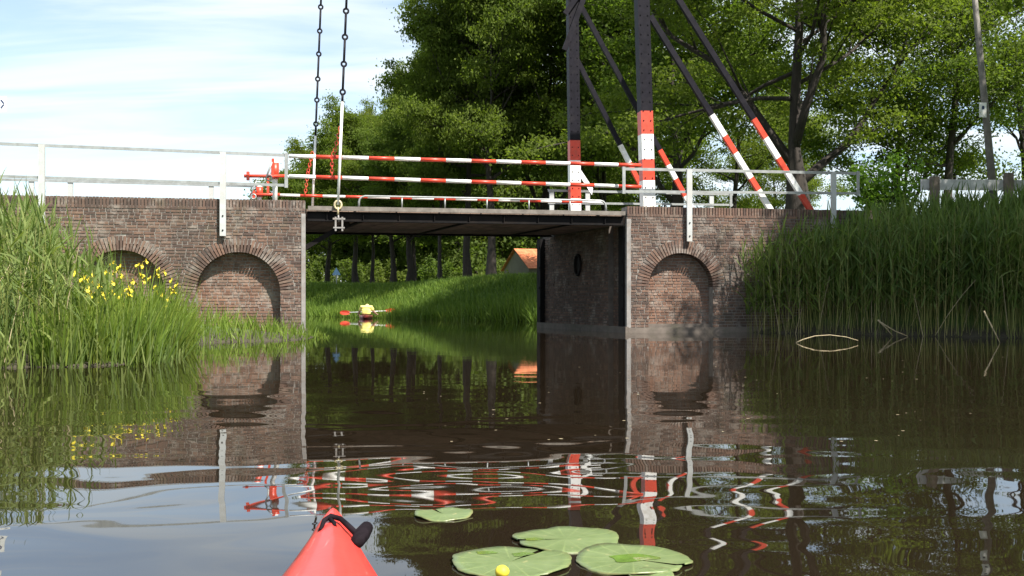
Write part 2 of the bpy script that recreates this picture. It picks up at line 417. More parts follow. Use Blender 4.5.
class MB:
    def __init__(s): s.v, s.f, s.m, s.sm = [], [], [], []
    def add(s, verts, faces, mi=0, smooth=False):
        n = len(s.v); s.v += [tuple(p) for p in verts]
        for f in faces:
            s.f.append([i + n for i in f]); s.m.append(mi); s.sm.append(smooth)
    def hexa(s, p, mi=0):
        s.add(p, [(0, 3, 2, 1), (4, 5, 6, 7), (0, 1, 5, 4), (1, 2, 6, 5), (2, 3, 7, 6), (3, 0, 4, 7)], mi)
    def box(s, c, ax, ay, az, mi=0):
        """c centre, ax/ay/az half-axis vectors"""
        c, ax, ay, az = Vector(c), Vector(ax), Vector(ay), Vector(az)
        s.hexa([c - ax - ay - az, c + ax - ay - az, c + ax + ay - az, c - ax + ay - az,
                c - ax - ay + az, c + ax - ay + az, c + ax + ay + az, c - ax + ay + az], mi)
    def bu(s, u0, u1, v0, v1, z0, z1, mi=0, f=P):
        s.hexa([f(u0, v0, z0), f(u1, v0, z0), f(u1, v1, z0), f(u0, v1, z0), f(u0, v0, z1), f(u1, v0, z1), f(u1, v1, z1), f(u0, v1, z1)], mi)
    def beam(s, a, b, w, d, side=None, mi=0):
        a, b = Vector(a), Vector(b); t = (b - a)
        L = t.length; t.normalize()
        sd = Vector(side) if side else (U3 if abs(t.dot(U3)) < 0.9 else V3)
        sd = (sd - t * sd.dot(t)).normalized(); n = t.cross(sd)
        s.box((a + b) / 2, sd * w / 2, n * d / 2, t * L / 2, mi)
    def tube(s, pts, r, seg=8, mi=0, cap=True, smooth=True):
        pts = [Vector(p) for p in pts]
        rs = r if isinstance(r, (list, tuple)) else [r] * len(pts)
        ref = None; rings = []; n0 = len(s.v)
        for i, p in enumerate(pts):
            t = (pts[min(i + 1, len(pts) - 1)] - pts[max(i - 1, 0)]).normalized()
            if ref is None: ref = Vector((1, 0, 0)) if abs(t.x) < 0.8 else Vector((0, 1, 0))
            a = (ref - t * ref.dot(t)).normalized(); ref = a; b = t.cross(a)
            s.v += [tuple(p + (a * math.cos(q) + b * math.sin(q)) * rs[i]) for q in [2 * math.pi * k / seg for k in range(seg)]]
        for i in range(len(pts) - 1):
            for k in range(seg):
                k2 = (k + 1) % seg
                s.f.append([n0 + i * seg + k, n0 + i * seg + k2, n0 + (i + 1) * seg + k2, n0 + (i + 1) * seg + k]); s.m.append(mi); s.sm.append(smooth)
        if cap:
            s.f.append([n0 + k for k in range(seg)][::-1]); s.m.append(mi); s.sm.append(False)
            s.f.append([n0 + (len(pts) - 1) * seg + k for k in range(seg)]); s.m.append(mi); s.sm.append(False)
    def torus(s, c, axis, R, r, n=14, k=7, mi=0, sx=1.0):
        c, ax = Vector(c), Vector(axis).normalized()
        a = (Z3 - ax * Z3.dot(ax)).normalized(); b = ax.cross(a)
        pts = [c + a * math.cos(t) * R * sx + b * math.sin(t) * R for t in [2 * math.pi * i / n for i in range(n + 1)]]
        s.tube(pts, r, k, mi, cap=False)
    def build(s, name, mats, parent=None, origin=None):
        me = bpy.data.meshes.new(name)
        o0 = Vector(origin) if origin is not None else (Vector(parent.matrix_basis.translation) if parent is not None else Vector())
        if parent is not None and parent.parent is not None: o0 = o0 + Vector(parent.parent.matrix_basis.translation)
        me.from_pydata([tuple(Vector(p) - o0) for p in s.v], [], s.f)
        for m_ in (mats if isinstance(mats, (list, tuple)) else [mats]): me.materials.append(m_)
        me.polygons.foreach_set('material_index', s.m); me.polygons.foreach_set('use_smooth', s.sm)
        me.update(); me.validate()
        o = link(name, me, parent)
        if parent is None and origin is not None: o.location = origin
        return o

def ribbons(base, d0, length, width, droop, seg=3, tipw=0.08, twist=None, rng=RNG):
    """tapering blades: base (N,3), d0 (N,3) unit, length, width, droop (N,) -> verts, quads"""
    n = len(base)
    t = np.linspace(0, 1, seg + 1)
    rnd = rng.normal(size=(n, 3)) if twist is None else twist
    side = np.cross(d0, rnd); side /= (np.linalg.norm(side, axis=1, keepdims=True) + 1e-9)
    prof = np.maximum(1 - t ** 1.8, tipw); prof[0] = 0.75
    p = base[:, None, :] + d0[:, None, :] * (length[:, None] * t)[:, :, None]
    p[:, :, 2] -= droop[:, None] * length[:, None] * (t ** 2)[None, :]
    off = side[:, None, :] * (width[:, None] * prof[None, :] * 0.5)[:, :, None]
    v = np.stack([p - off, p + off], axis=2).reshape(n, -1, 3)       # per blade: 2*(seg+1)
    m = 2 * (seg + 1)
    q = np.array([[2 * i, 2 * i + 1, 2 * i + 3, 2 * i + 2] for i in range(seg)])
    quads = (np.arange(n)[:, None, None] * m + q[None]).reshape(-1, 4)
    return v.reshape(-1, 3), quads
def joinq(parts):
    vs, qs, ms, k = [], [], [], 0
    for v, q, mi in parts:
        vs.append(v); qs.append(q + k); ms.append(np.full(len(q), mi)); k += len(v)
    return np.concatenate(vs), np.concatenate(qs), np.concatenate(ms)
def unit(a): return a / (np.linalg.norm(a, axis=1, keepdims=True) + 1e-9)

# ------------------------------------------------------------------ terrain, water, road
def xy(u, v): q = O + U * u + V * v; return (float(q[0]), float(q[1]))
def sxy(u, v): return xy(u + SKEW * v, v)
CANAL = np.array([(-9, -60), (-9, 0), (-8, 5), (-6, 9.8), (-5.4, 10.6), (-4.1, 10.9), (-4.6, 13.2), (-5.7, 16.5), (-5.0, 17.3), (-3.8, 18.4), (-3.7, 19.8), (-4.55, 21.0),
                  sxy(-0.3, 0.35), sxy(-0.3, 5.2), (-11, 38), (-22, 48), (-60, 62), (-160, 80), (-160, 98), (-50, 77), (-24, 63), (-10.1, 50), (-3.8, 41.2), (0.98, 35), sxy(7.43, 5.2),
                  sxy(7.43, 0.4), xy(10.3, 0.4), (5.5, 22.7), (7.0, 21.6), (9.7, 19.4), (13, 16), (18, 10), (22, 0), (22, -60)], dtype=float)
def canal_dist(x, y):
    """signed distance: negative in the canal"""
    p = np.stack([x, y], -1); d = np.full(x.shape, 1e9); inside = np.zeros(x.shape, bool)
    n = len(CANAL)
    for i in range(n):
        a, b = CANAL[i], CANAL[(i + 1) % n]; ab = b - a
        t = np.clip(((p - a) @ ab) / (ab @ ab), 0, 1)
        d = np.minimum(d, np.linalg.norm(p - (a + t[..., None] * ab), axis=-1))
        c = ((a[1] > y) != (b[1] > y)) & (x < (b[0] - a[0]) * (y - a[1]) / (b[1] - a[1] + 1e-12) + a[0])
        inside ^= c
    return np.where(inside, -d, d)
def sstep(a, b, x): t = np.clip((x - a) / (b - a), 0, 1); return t * t * (3 - 2 * t)
def height(x, y):
    x = np.asarray(x, float); y = np.asarray(y, float)
    d = canal_dist(x, y)
    u = (x - O[0]) * U[0] + (y - O[1]) * U[1]; v = (x - O[0]) * V[0] + (y - O[1]) * V[1]
    behind = 1.46 + 0.25 * np.sin(x * 0.21 + 1) * np.sin(y * 0.17)
    front_l = 0.22 + np.clip(-6.5 - x, 0, 6) * 0.28
    front_r = 2.70
    road = 2.72
    hv = np.where(v > 0.95, road, np.where(u < 3.5, front_l, front_r))
    hv = np.where(v > 5.0, road + (behind - road) * sstep(5.0, 9.0, v), hv)
    rise = np.where(v > 5.0, 4.2, np.where(v > 0.95, 0.35, np.where(u < 3.5, 2.2, 4.5)))
    out = 0.02 + hv * sstep(0, 1, d / rise)
    return np.where(d < 0, np.maximum(-1.2, d * 0.9 - 0.06), out)
def axis(lo, a, b, hi, step):
    mid = np.arange(a, b + 1e-6, step)
    k1 = a - np.geomspace(step, a - lo, 22)[::-1]; k2 = b + np.geomspace(step, hi - b, 22)
    return np.concatenate([k1, mid, k2])
gx, gy = axis(-900, -32, 32, 900, 0.4), axis(-300, -4, 72, 1600, 0.4)
GX, GY = np.meshgrid(gx, gy)
GZ = height(GX, GY)
nx, ny = len(gx), len(gy)
idx = np.arange(nx * ny).reshape(ny, nx)
gq = np.stack([idx[:-1, :-1], idx[:-1, 1:], idx[1:, 1:], idx[1:, :-1]], -1).reshape(-1, 4)
tag(link('ground', arrays_mesh('ground', np.stack([GX, GY, GZ], -1).reshape(-1, 3), gq, [M['ground']], smooth=True)), kind='structure')
mb = MB(); mb.add([(-200, -60, 0), (60, -60, 0), (60, 110, 0), (-200, 110, 0)], [(0, 1, 2, 3)])
tag(mb.build('water', M['water']), kind='structure')
mb = MB()
mb.add([P(SPAN + 0.5, 0.75, 2.752), P(60, 0.75, 2.752), P(60, 4.6, 2.752), P(SPAN + 0.5 + SKEW * 4.6, 4.6, 2.752)], [(0, 1, 2, 3)])
mb.add([P(-60, 0.75, 2.752), P(-0.5, 0.75, 2.752), P(-0.5 + SKEW * 4.6, 4.6, 2.752), P(-60, 4.6, 2.752)], [(0, 1, 2, 3)])
tag(mb.build('road', M['asphalt']), kind='structure')

# ------------------------------------------------------------------ brick abutments
COURSE, JOINT = 0.066, 0.011
rb = random.Random(3)
def cut(intervals, a, b):
    out = []
    for (p, q) in intervals:
        if b <= p or a >= q: out.append((p, q)); continue
        if a > p: out.append((p, a))
        if b < q: out.append((b, q))
    return out
def course_runs(u0, u1, z, niches, pad):
    runs = [(u0, u1)]
    for (uc, zc, R) in niches:
        if z < zc: runs = cut(runs, uc - R, uc + R)
        elif z < zc + R + pad:
            h = math.sqrt(max(0, (R + pad) ** 2 - (z - zc) ** 2))
            if h > 0: runs = cut(runs, uc - h, uc + h)
    return runs
def lay_bricks(mb, runs, z, odd, fn, depth=0.03):
    L = 0.21 if odd else 0.10
    for (a, b) in runs:
        x = math.floor(a / (L + JOINT)) * (L + JOINT) - 0.22 + rb.uniform(0, 0.2)
        L0 = L
        while x < b:
            L = L0 * rb.uniform(0.9, 1.08)
            if rb.random() < 0.12: L = 0.10 if L0 > 0.15 else 0.21
            p, q = max(x, a), min(x + L, b)
            if q - p > 0.02:
                j = rb.uniform(-0.006, 0.006); dz = rb.uniform(-0.0015, 0.0015)
                z0, z1 = z + JOINT / 2 + dz, z + COURSE - JOINT / 2 + dz
                e = 0.0035
                v0 = -0.008 + j
                # five visible faces with a small chamfer towards the joint
                pts = [fn(p, 0.02, z0), fn(q, 0.02, z0), fn(q, 0.02, z1), fn(p, 0.02, z1),
                       fn(p + e, v0, z0 + e), fn(q - e, v0, z0 + e), fn(q - e, v0, z1 - e), fn(p + e, v0, z1 - e)]
                mb.add(pts, [(4, 5, 6, 7), (0, 1, 5, 4), (1, 2, 6, 5), (2, 3, 7, 6), (3, 0, 4, 7)])
            x += L + JOINT
NICHE_D, RING = 0.27, 0.30
def rot_u(o, a): pass
coping_me = [None]
def unit_brick(w, d, h, e=0.005):
    m_ = MB()
    m_.hexa([(-w + e, -d + e, -h + e), (w - e, -d + e, -h + e), (w - e, d, -h + e), (-w + e, d, -h + e), (-w + e, -d + e, h - e), (w - e, -d + e, h - e), (w - e, d, h - e), (-w + e, d, h - e)])
    me = bpy.data.meshes.new('brick'); me.from_pydata(m_.v, [], m_.f); me.materials.append(M['brick_single']); me.update(); me.validate()
    return me
ANG = math.atan2(U[1], U[0])
COPE_H = 0.235
cope_mesh = unit_brick(0.029, 0.12, COPE_H / 2)
def abutment(label, u0, u1, niches, copes, corner_u, base_z):
    root = empty('brick_abutment', P(corner_u, 0, 0), label, 'bridge abutment')
    bw, cr, nb = MB(), MB(), MB()
    n = int((WALL_H - COPE_H) / COURSE)
    zt = WALL_H - COPE_H - 0.006
    for i in range(-3, n + 1):
        z = zt - (n - i) * COURSE
        zc_ = z + COURSE / 2
        runs = course_runs(u0, u1, zc_, niches, RING)
        lay_bricks(bw, runs, z, i % 2, P)
        for (a, b) in course_runs(u0, u1, zc_, niches, RING * 0.55): cr.bu(a, b, 0.004, 0.45, z, z + COURSE + (0.0 if i < n else 0.002))
        for (uc, zc, R) in niches:
            if zc_ < zc + R + 0.03:
                h = R + 0.05 if zc_ < zc else math.sqrt(max(0.0, (R + 0.06) ** 2 - (zc_ - zc) ** 2))
                lay_bricks(nb, [(uc - h, uc + h)], z, (i + 1) % 2, lambda a, v, zz: P(a, v + NICHE_D, zz))
                cr.bu(uc - h, uc + h, NICHE_D + 0.004, NICHE_D + 0.3, z, z + COURSE)
    cr.bu(u0, u1, 0.02, 0.44, WALL_H - COPE_H - 0.004, WALL_H - 0.012)
    tag(bw.build('brickwork', M['brick'], root), kind='stuff')
    tag(nb.build('niche_brickwork', M['brick_niche'], root), kind='stuff')
    cr.build('mortar_core', M['mortar'], root)
    # coping: bricks set on end, one object each
    c0, c1 = copes
    k = 0; x = c0
    while x < c1:
        o = link('brick', cope_mesh, root)
        q = Vector(P(x, 0.105 + rb.uniform(-0.004, 0.004), WALL_H - COPE_H / 2 + rb.uniform(-0.004, 0.003))) - root.location
        o.location = q; o.rotation_euler = (0, rb.uniform(-0.012, 0.012), ANG); x += 0.068
    # arch rings: wedge-shaped bricks
    for (uc, zc, R) in niches:
        nv = int(round(math.pi * (R + 0.08) / 0.066)); da = math.pi / nv
        m_ = MB(); g = 0.008
        r0, r1 = R, R + RING - 0.01
        w0, w1 = r0 * da / 2 - g, r1 * da / 2 - g - 0.004
        m_.hexa([(-w0, -0.012, r0), (w0, -0.012, r0), (w0, NICHE_D, r0), (-w0, NICHE_D, r0), (-w1, -0.012, r1), (w1, -0.012, r1), (w1, NICHE_D, r1), (-w1, NICHE_D, r1)])
        me = bpy.data.meshes.new('brick'); me.from_pydata(m_.v, [], m_.f); me.materials.append(M['brick_single']); me.update(); me.validate()
        for i in range(nv):
            a = math.pi / 2 - (i + 0.5) * da
            o = link('brick', me, root)
            o.location = Vector(P(uc, rb.uniform(-0.004, 0.004), zc)) - root.location
            o.rotation_euler = Matrix.Rotation(ANG, 4, 'Z').to_3x3().to_4x4().__matmul__(Matrix.Rotation(a, 4, 'Y')).to_euler()
    return root
def niche(px, crown, R):
    u, z = pix(px, crown, 0.0); return (u, z - R, R)
nl1, nl2 = niche(238.5, 252, 0.86), niche(121, 250, 0.86)
nr = niche(681, 253, 0.77)
left = abutment('brown brick abutment with two arched niches on the left bank', -8.2, 0.0, [nl1, nl2], (-7.1, -0.02), 0.0, 0)
right = abutment('brown brick abutment with one arched niche beside the right reeds', SPAN, 14.2, [nr], (SPAN + 0.03, 14.1), SPAN, 0)

# waterside faces, plinths and corner irons
def side_face(root, uu, sgn):
    fn = lambda a, v, z: S(uu - sgn * v, a, z) if sgn > 0 else S(uu - sgn * v, a, z)
    bwm, crm = MB(), MB()
    z = -0.2; i = 0
    while z < 2.40:
        if sgn > 0:   # only this face is seen
            lay_bricks(bwm, [(0.95, 4.45)], z, i % 2, lambda a, v, zz: S(uu + v, a, zz))
            lay_bricks(bwm, [(0.42, 0.90), (4.5, WIDTH - 0.1)], z, i % 2, lambda a, v, zz: S(uu + 0.11 + v, a, zz))
        z += COURSE; i += 1
    s_ = 1 if sgn > 0 else -1
    a, b = sorted((uu + s_ * 0.004, uu + s_ * 0.6))
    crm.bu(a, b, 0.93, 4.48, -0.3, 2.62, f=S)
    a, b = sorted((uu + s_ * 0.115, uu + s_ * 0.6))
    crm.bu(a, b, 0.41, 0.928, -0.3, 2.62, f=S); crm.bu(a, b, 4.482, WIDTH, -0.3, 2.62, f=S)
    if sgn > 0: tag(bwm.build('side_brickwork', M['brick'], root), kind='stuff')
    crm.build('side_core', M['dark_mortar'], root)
side_face(right, SPAN, 1)
side_face(left, 0.0, -1)
mb = MB(); mb.bu(SPAN - 0.05, SPAN + 0.02, -0.03, WIDTH, -0.3, 0.14, f=S); mb.build('plinth', M['concrete'], right)
mb = MB(); mb.bu(SPAN + 0.022, 10.9, -0.03, 0.003, -0.3, 0.12); mb.build('plinth', M['concrete'], right)
mb = MB(); mb.bu(nr[0] - nr[2], nr[0] + nr[2], 0.10, NICHE_D - 0.01, -0.3, 0.20); mb.build('niche_sill', M['concrete'], right)
mb = MB(); mb.bu(-0.02, 0.05, -0.03, WIDTH, -0.3, 0.14, f=S); mb.build('plinth', M['concrete'], left)
for root, a, b in ((right, SPAN - 0.012, SPAN + 0.085), (left, -0.075, 0.012)):
    mb = MB(); mb.bu(a, b, -0.022, -0.013, 0.02, 2.58)
    s0 = (a, a + 0.01) if root is right else (b - 0.01, b)
    mb.bu(s0[0], s0[1], -0.0125, 0.12, 0.02, 2.58)
    mb.build('corner_iron', M['iron_corner'], root)
# guide timbers (dark uprights) and the oval drain on the waterside face
for vv in (0.20, WIDTH - 0.12):
    mb = MB(); mb.bu(SPAN - 0.03, SPAN + 0.3, vv - 0.07, vv + 0.17, -0.4, 2.42, f=S)
    for zz in (0.5, 1.05, 1.6, 2.15): mb.bu(SPAN - 0.045, SPAN - 0.031, vv - 0.03, vv + 0.03, zz, zz + 0.06, f=S)
    mb.build('guide_timber', M['dark_steel'], right)
mb = MB()
pts = [Vector(S(SPAN - 0.03, 2.6 + 0.17 * math.cos(t), 1.63 + 0.25 * math.sin(t))) for t in [2 * math.pi * i / 20 for i in range(21)]]
mb.tube(pts, 0.035, 6, cap=False)
mb.add([S(SPAN - 0.016, 2.6 + 0.16 * math.cos(t), 1.63 + 0.24 * math.sin(t)) for t in [2 * math.pi * i / 20 for i in range(20)]], [list(range(20))])
mb.build('oval_drain', M['dark_steel'], right)

# ------------------------------------------------------------------ bridge deck (the moving leaf)
DECK_T, DECK_B, DV = 2.745, 2.43, 4.3
deck = empty('bridge_deck', S(SPAN / 2, DV / 2, DECK_B), 'dark drawbridge deck spanning the water between the two brick abutments', 'bridge deck')
D0, D1 = 0.06, SPAN - 0.06
def girder(v):
    mb = MB(); f = S
    mb.bu(D0, D1, v - 0.01, v + 0.01, DECK_B + 0.02, 2.64, f=f)
    mb.bu(D0, D1, v - 0.07, v + 0.07, DECK_B, DECK_B + 0.02, f=f)
    mb.bu(D0, D1, v - 0.07, v + 0.07, 2.62, 2.638, f=f)
    for k in range(9):
        u_ = D0 + 0.4 + k * 0.77; mb.bu(u_, u_ + 0.012, v - 0.066, v + 0.066, DECK_B + 0.021, 2.619, f=f)
    return mb.build('girder', M['dark_steel'], deck)
for v in (0.08, DV - 0.08): girder(v)
k = 0; u_ = D0
while u_ < D1 - 0.1:
    mb = MB(); mb.bu(u_, u_ + 0.215, 0.16, DV - 0.16, 2.47 + 0.004 * (k % 2), 2.70, f=S)
    mb.build('plank', M['deck_wood'], deck); u_ += 0.222; k += 1
for v0, v1 in ((-0.045, 0.018), (DV - 0.018, DV + 0.045)):
    mb = MB(); mb.bu(D0, D1, v0, v1, 2.655, DECK_T, f=S); mb.build('edge_beam', M['edge_wood'], deck)
for u_ in (1.2, 3.5, 5.9):
    mb = MB(); mb.bu(u_, u_ + 0.1, 0.16, DV - 0.16, DECK_B + 0.015, 2.468, f=S); mb.build('cross_beam', M['dark_steel'], deck)
# low kick rail along the near edge: tube with rounded ends and short posts
ua, za = pix(359, 195.5, -0.02); ub, zb = pix(606, 201.5, -0.02)
zk = 2.98
mb = MB()
arc = lambda uc, s: [Vector(P(uc - s * 0.13 * math.cos(t), -0.01, zk - 0.13 + 0.13 * math.sin(t))) for t in [0, 0.5, 1.0, math.pi / 2]]
pts = [Vector(P(ua, -0.01, DECK_T))] + arc(ua + 0.13, 1) + arc(ub - 0.13, -1)[::-1] + [Vector(P(ub, -0.01, DECK_T))]
mb.tube(pts, 0.022, 8); mb.build('kick_rail', M['galv'], deck)
for px_ in (402, 445, 487, 529, 570):
    u1_, _ = pix(px_, 200, -0.01); mb = MB(); mb.tube([P(u1_, -0.01, DECK_T - 0.01), P(u1_, -0.01, zk - 0.015)], 0.016, 6); mb.build('kick_rail_post', M['galv'], deck)
# raking strut and pipe under the left end
mb = MB(); mb.beam(S(0.02, 0.35, 1.85), S(1.0, 0.35, DECK_B + 0.01), 0.10, 0.10, side=V3); mb.build('under_strut', M['dark_steel'], deck)

# ------------------------------------------------------------------ red and white leaf railings
def striped_rail(a, b, r, band, first_red, name, parent, seg=8):
    a, b = Vector(a), Vector(b); L = (b - a).length; t = (b - a) / L
    mb = MB(); s = 0.0; red = first_red; w = band * 0.99
    while s < L - 1e-4:
        e = min(L, s + w)
        mb.tube([a + t * s, a + t * e], r, seg, 1 if red else 0, cap=True)
        s = e; red = not red
    return mb.build(name, [M['white'], M['red']], parent)
def leaf_railing(label, v, lines, r):
    root = empty('striped_railing', P(pix(lines[0][0], 0, v)[0], v, DECK_T), label, 'railing')
    for (xa, ya, xb, yb, fr) in lines: striped_rail(pixP(xa, ya, v), pixP(xb, yb, v), r, 0.567, fr, 'rail', root)
    return root
lr = leaf_railing('red and white striped double railing on the near side of the bridge deck', 0.14, [(289, 156, 641, 165.3, False), (289, 176.2, 641, 186.8, False)], 0.042)
lf = leaf_railing('red and white striped railing on the far side of the bridge deck', 3.9, [(277, 195, 602, 202.6, False), (277, 176.2, 602, 186.0, False)], 0.034)
# short red chain hangers that tie the rails to the lifting rods
def hanger(parent, pts, v):
    mb = MB(); ws = [pixP(x, y, v) for x, y in pts]
    for i in range(len(ws) - 1):
        a, b = ws[i], ws[i + 1]; n = max(1, int((b - a).length / 0.07))
        for k in range(n):
            c = a.lerp(b, (k + 0.5) / n); mb.torus(c, U3 if k % 2 else V3, 0.034, 0.010, 8, 5, sx=1.5)
    mb.build('hanger_chain', M['red'], parent)
hanger(lr, [(340.5, 127), (334.5, 152), (332, 156), (332, 176)], 0.10)
hanger(lf, [(312.5, 152), (308, 172), (305, 195)], 3.86)

# ------------------------------------------------------------------ lifting chains
BEAM_Z = 10.6
def lift_chain(label, v, top, join, black_end, joints, bottom, foot):
    """top/bottom: pixels on the line of the rods in plane v"""
    a, b = pixP(*bottom, v), pixP(*top, v)
    dirv = (b - a) / (b.z - a.z)
    at_z = lambda z: a + dirv * (z - a.z)
    root = empty('lift_chain', a, label, 'chain', 'chains that lift the bridge deck')
    zj = [pixP(0 + top[0] + (bottom[0] - top[0]) * (y - top[1]) / (bottom[1] - top[1]), y, v).z for y in joints]
    zs = sorted(zj)
    step = 0.575
    while zs[-1] < BEAM_Z - 0.3: zs.append(zs[-1] + step)
    z_end = pixP(top[0] + (bottom[0] - top[0]) * (black_end - top[1]) / (bottom[1] - top[1]), black_end, v).z
    mb = MB(); mb.tube([a, at_z(z_end)], 0.030, 8); mb.build('white_rod', M['white'], root)
    prev = z_end
    for z in zs + [BEAM_Z]:
        mb = MB(); mb.tube([at_z(prev), at_z(z - 0.045)], 0.026, 7); 
        mb.torus(at_z(z), V3, 0.052, 0.024, 10, 6); prev = z + 0.03
        mb.build('link_rod', M['black'], root)
    if foot:
        mb = MB(); mb.torus(a, V3, 0.075, 0.026, 12, 6, sx=1.2); mb.torus(a - Z3 * 0.13, U3, 0.05, 0.02, 10, 6, sx=1.5); mb.build('shackle', M['shackle'], root)
        c = pixP(339, 224, v)
        mb = MB()
        for s in (-1, 1): mb.box(c + U3 * 0.07 * s, U3 * 0.018, V3 * 0.03, Z3 * 0.15)
        mb.box(c + Z3 * 0.11, U3 * 0.13, V3 * 0.035, Z3 * 0.018); mb.box(c - Z3 * 0.08, U3 * 0.12, V3 * 0.035, Z3 * 0.015)
        mb.tube([a - Z3 * 0.2, c + Z3 * 0.05], 0.02, 6); mb.build('foot_bracket', M['iron_corner'], root)
    return root, at_z(BEAM_Z)
c1, top1 = lift_chain('black rod chain with shackle hanging down to the near deck edge', -0.09, (346.5, 0), None, 102, (11, 37, 64, 92), (338, 205), True)
c2, top2 = lift_chain('black rod chain rising from the far deck edge, left of the other chain', 4.0, (321, 0), None, 136, (7, 31, 54, 79, 100, 124), (312.5, 207), False)

# ------------------------------------------------------------------ portal (hoisting gantry)
portal = empty('drawbridge_portal', pixP(648, 207, 0.4), 'tall black drawbridge portal with red and white banded feet and raking struts', 'bridge portal')
def banded(name, a, b, w, d, bands, parent, side=U3):
    """bands: list of (fraction from a, material index) boundaries"""
    a, b = Vector(a), Vector(b); mb = MB()
    fr = [f for f, _ in bands] + [1.0]
    for i, (f, mi) in enumerate(bands): mb.beam(a.lerp(b, f), a.lerp(b, fr[i + 1]), w, d, side, mi)
    return mb.build(name, [M['white'], M['red'], M['black']], parent)
def pillar(v, xb, xt, ys, w):
    base = pixP(xb, 206, v); base.z = 2.74
    dirx = pixP(xt, 0, v) - pixP(xb, 206, v); dirx = dirx / dirx.z
    top = base + dirx * (BEAM_Z - 0.2 - base.z)
    H = top.z - base.z
    fr = [(0.0, 0)] + [((pixP(xb, y, v).z - base.z) / H, mi) for y, mi in ys]
    o = banded('pillar', base, top, w, w, fr, portal)
    mb = MB()   # side flange strip, slightly narrower, and rivets
    for z_ in np.arange(0.15, H, 0.22):
        p = base + dirx * z_
        for s in (-1, 1):
            q = p + U3 * s * w * 0.30 - V3 * (w / 2 + 0.004); mb.box(q, U3 * 0.012, V3 * 0.012, Z3 * 0.012)
    tag(mb.build('rivets', M['black'], o), kind='stuff')
    mb = MB(); mb.box(base + Z3 * 0.02, U3 * 0.30, V3 * 0.28, Z3 * 0.04); mb.build('base_plate', M['dark_steel'], portal)
    return base, top, dirx
pb1, pt1, pd1 = pillar(0.42, 648, 642, [(181, 1), (160, 0), (135, 1), (112, 2)], 0.285)
pb2, pt2, pd2 = pillar(4.6, 575, 572.5, [(199, 1), (183, 0), (161, 1), (141, 2)], 0.285)
def strut(v, top, knee, ground_y, ys, w=0.125):
    a, b = pixP(*top, v), pixP(*knee, v)
    d = (b - a) / (b.z - a.z)
    g = a + d * (2.70 - a.z)
    H = a.z - g.z
    def fz(y):
        x = top[0] + (knee[0] - top[0]) * (y - top[1]) / (knee[1] - top[1]); return (pixP(x, y, v).z - g.z) / H
    bands = []
    ys = sorted(ys, key=lambda q: -q[0])
    for i, (y, mi) in enumerate(ys): bands.append((max(0.0, fz(y)) if i else 0.0, mi))
    banded('strut', g, a, w, w * 0.8, bands, portal, side=U3)
    mb = MB(); mb.box(g + Z3 * 0.02, U3 * 0.17, V3 * 0.17, Z3 * 0.05); mb.build('strut_foot', M['dark_steel'], portal)
strut(0.42, (650, 16), (770, 209), 209, [(209, 0), (190, 1), (178, 0), (153, 1), (136, 0), (115, 2)])
strut(0.42, (645, -54), (808, 206), 207, [(210, 1), (194, 0), (172, 1), (158, 0), (138, 1), (119, 2)])
strut(4.6, (577, 60), (648, 200), 205, [(206, 0), (184, 1), (163, 0), (145, 2)], 0.125)
strut(4.6, (574, -6), (690, 205), 205, [(206, 0), (196, 1), (179, 0), (165, 1), (150, 2)], 0.125)
mb = MB(); mb.beam(pt1 - V3 * 0.3, pt2 + V3 * 0.3, 0.4, 0.4, side=U3); mb.build('head_beam', M['black'], portal)
for (pt, tp) in ((pt1, top1), (pt2, top2)):
    mb = MB(); e = Vector((tp.x, tp.y, BEAM_Z + 0.2)); p0 = Vector((pt.x, pt.y, pt.z + 0.35))
    h = (p0 - e); mb.beam(e - h.normalized() * 0.2, p0 + h * 0.55, 0.32, 0.36, side=V3); mb.build('balance_arm', M['black'], portal)
mb = MB()
ca = Vector((pt1.x, pt1.y, pt1.z + 0.5)) + (Vector((pt1.x, pt1.y, 0)) - Vector((top1.x, top1.y, 0))) * 0.5
cb = Vector((pt2.x, pt2.y, pt2.z + 0.5)) + (Vector((pt2.x, pt2.y, 0)) - Vector((top2.x, top2.y, 0))) * 0.5
mb.beam(ca, cb, 0.9, 0.5, side=U3); mb.build('counterweight', M['black'], portal)
# knee brace crossing the far pillar near the frame's top
a, b = pixP(564.5, 50, 4.40), pixP(586, -8, 4.40)
mb = MB(); mb.beam(a, b, 0.14, 0.06, side=U3); mb.build('knee_brace', M['black'], portal)
a, b = pixP(565, 14, 4.36), pixP(590, -22, 4.36)
mb = MB(); mb.beam(a, b, 0.14, 0.06, side=U3); mb.build('knee_brace', M['black'], portal)
a, b = pixP(582, 182, 4.44), pixP(593, 200, 4.44)
mb = MB(); mb.hexa([pixP(581, 178, 4.44), pixP(592, 195, 4.44), pixP(592, 195, 4.50), pixP(581, 178, 4.50), pixP(581, 170, 4.44), pixP(593, 188, 4.44), pixP(593, 188, 4.50), pixP(581, 170, 4.50)]); mb.build('gusset', M['white'], portal)

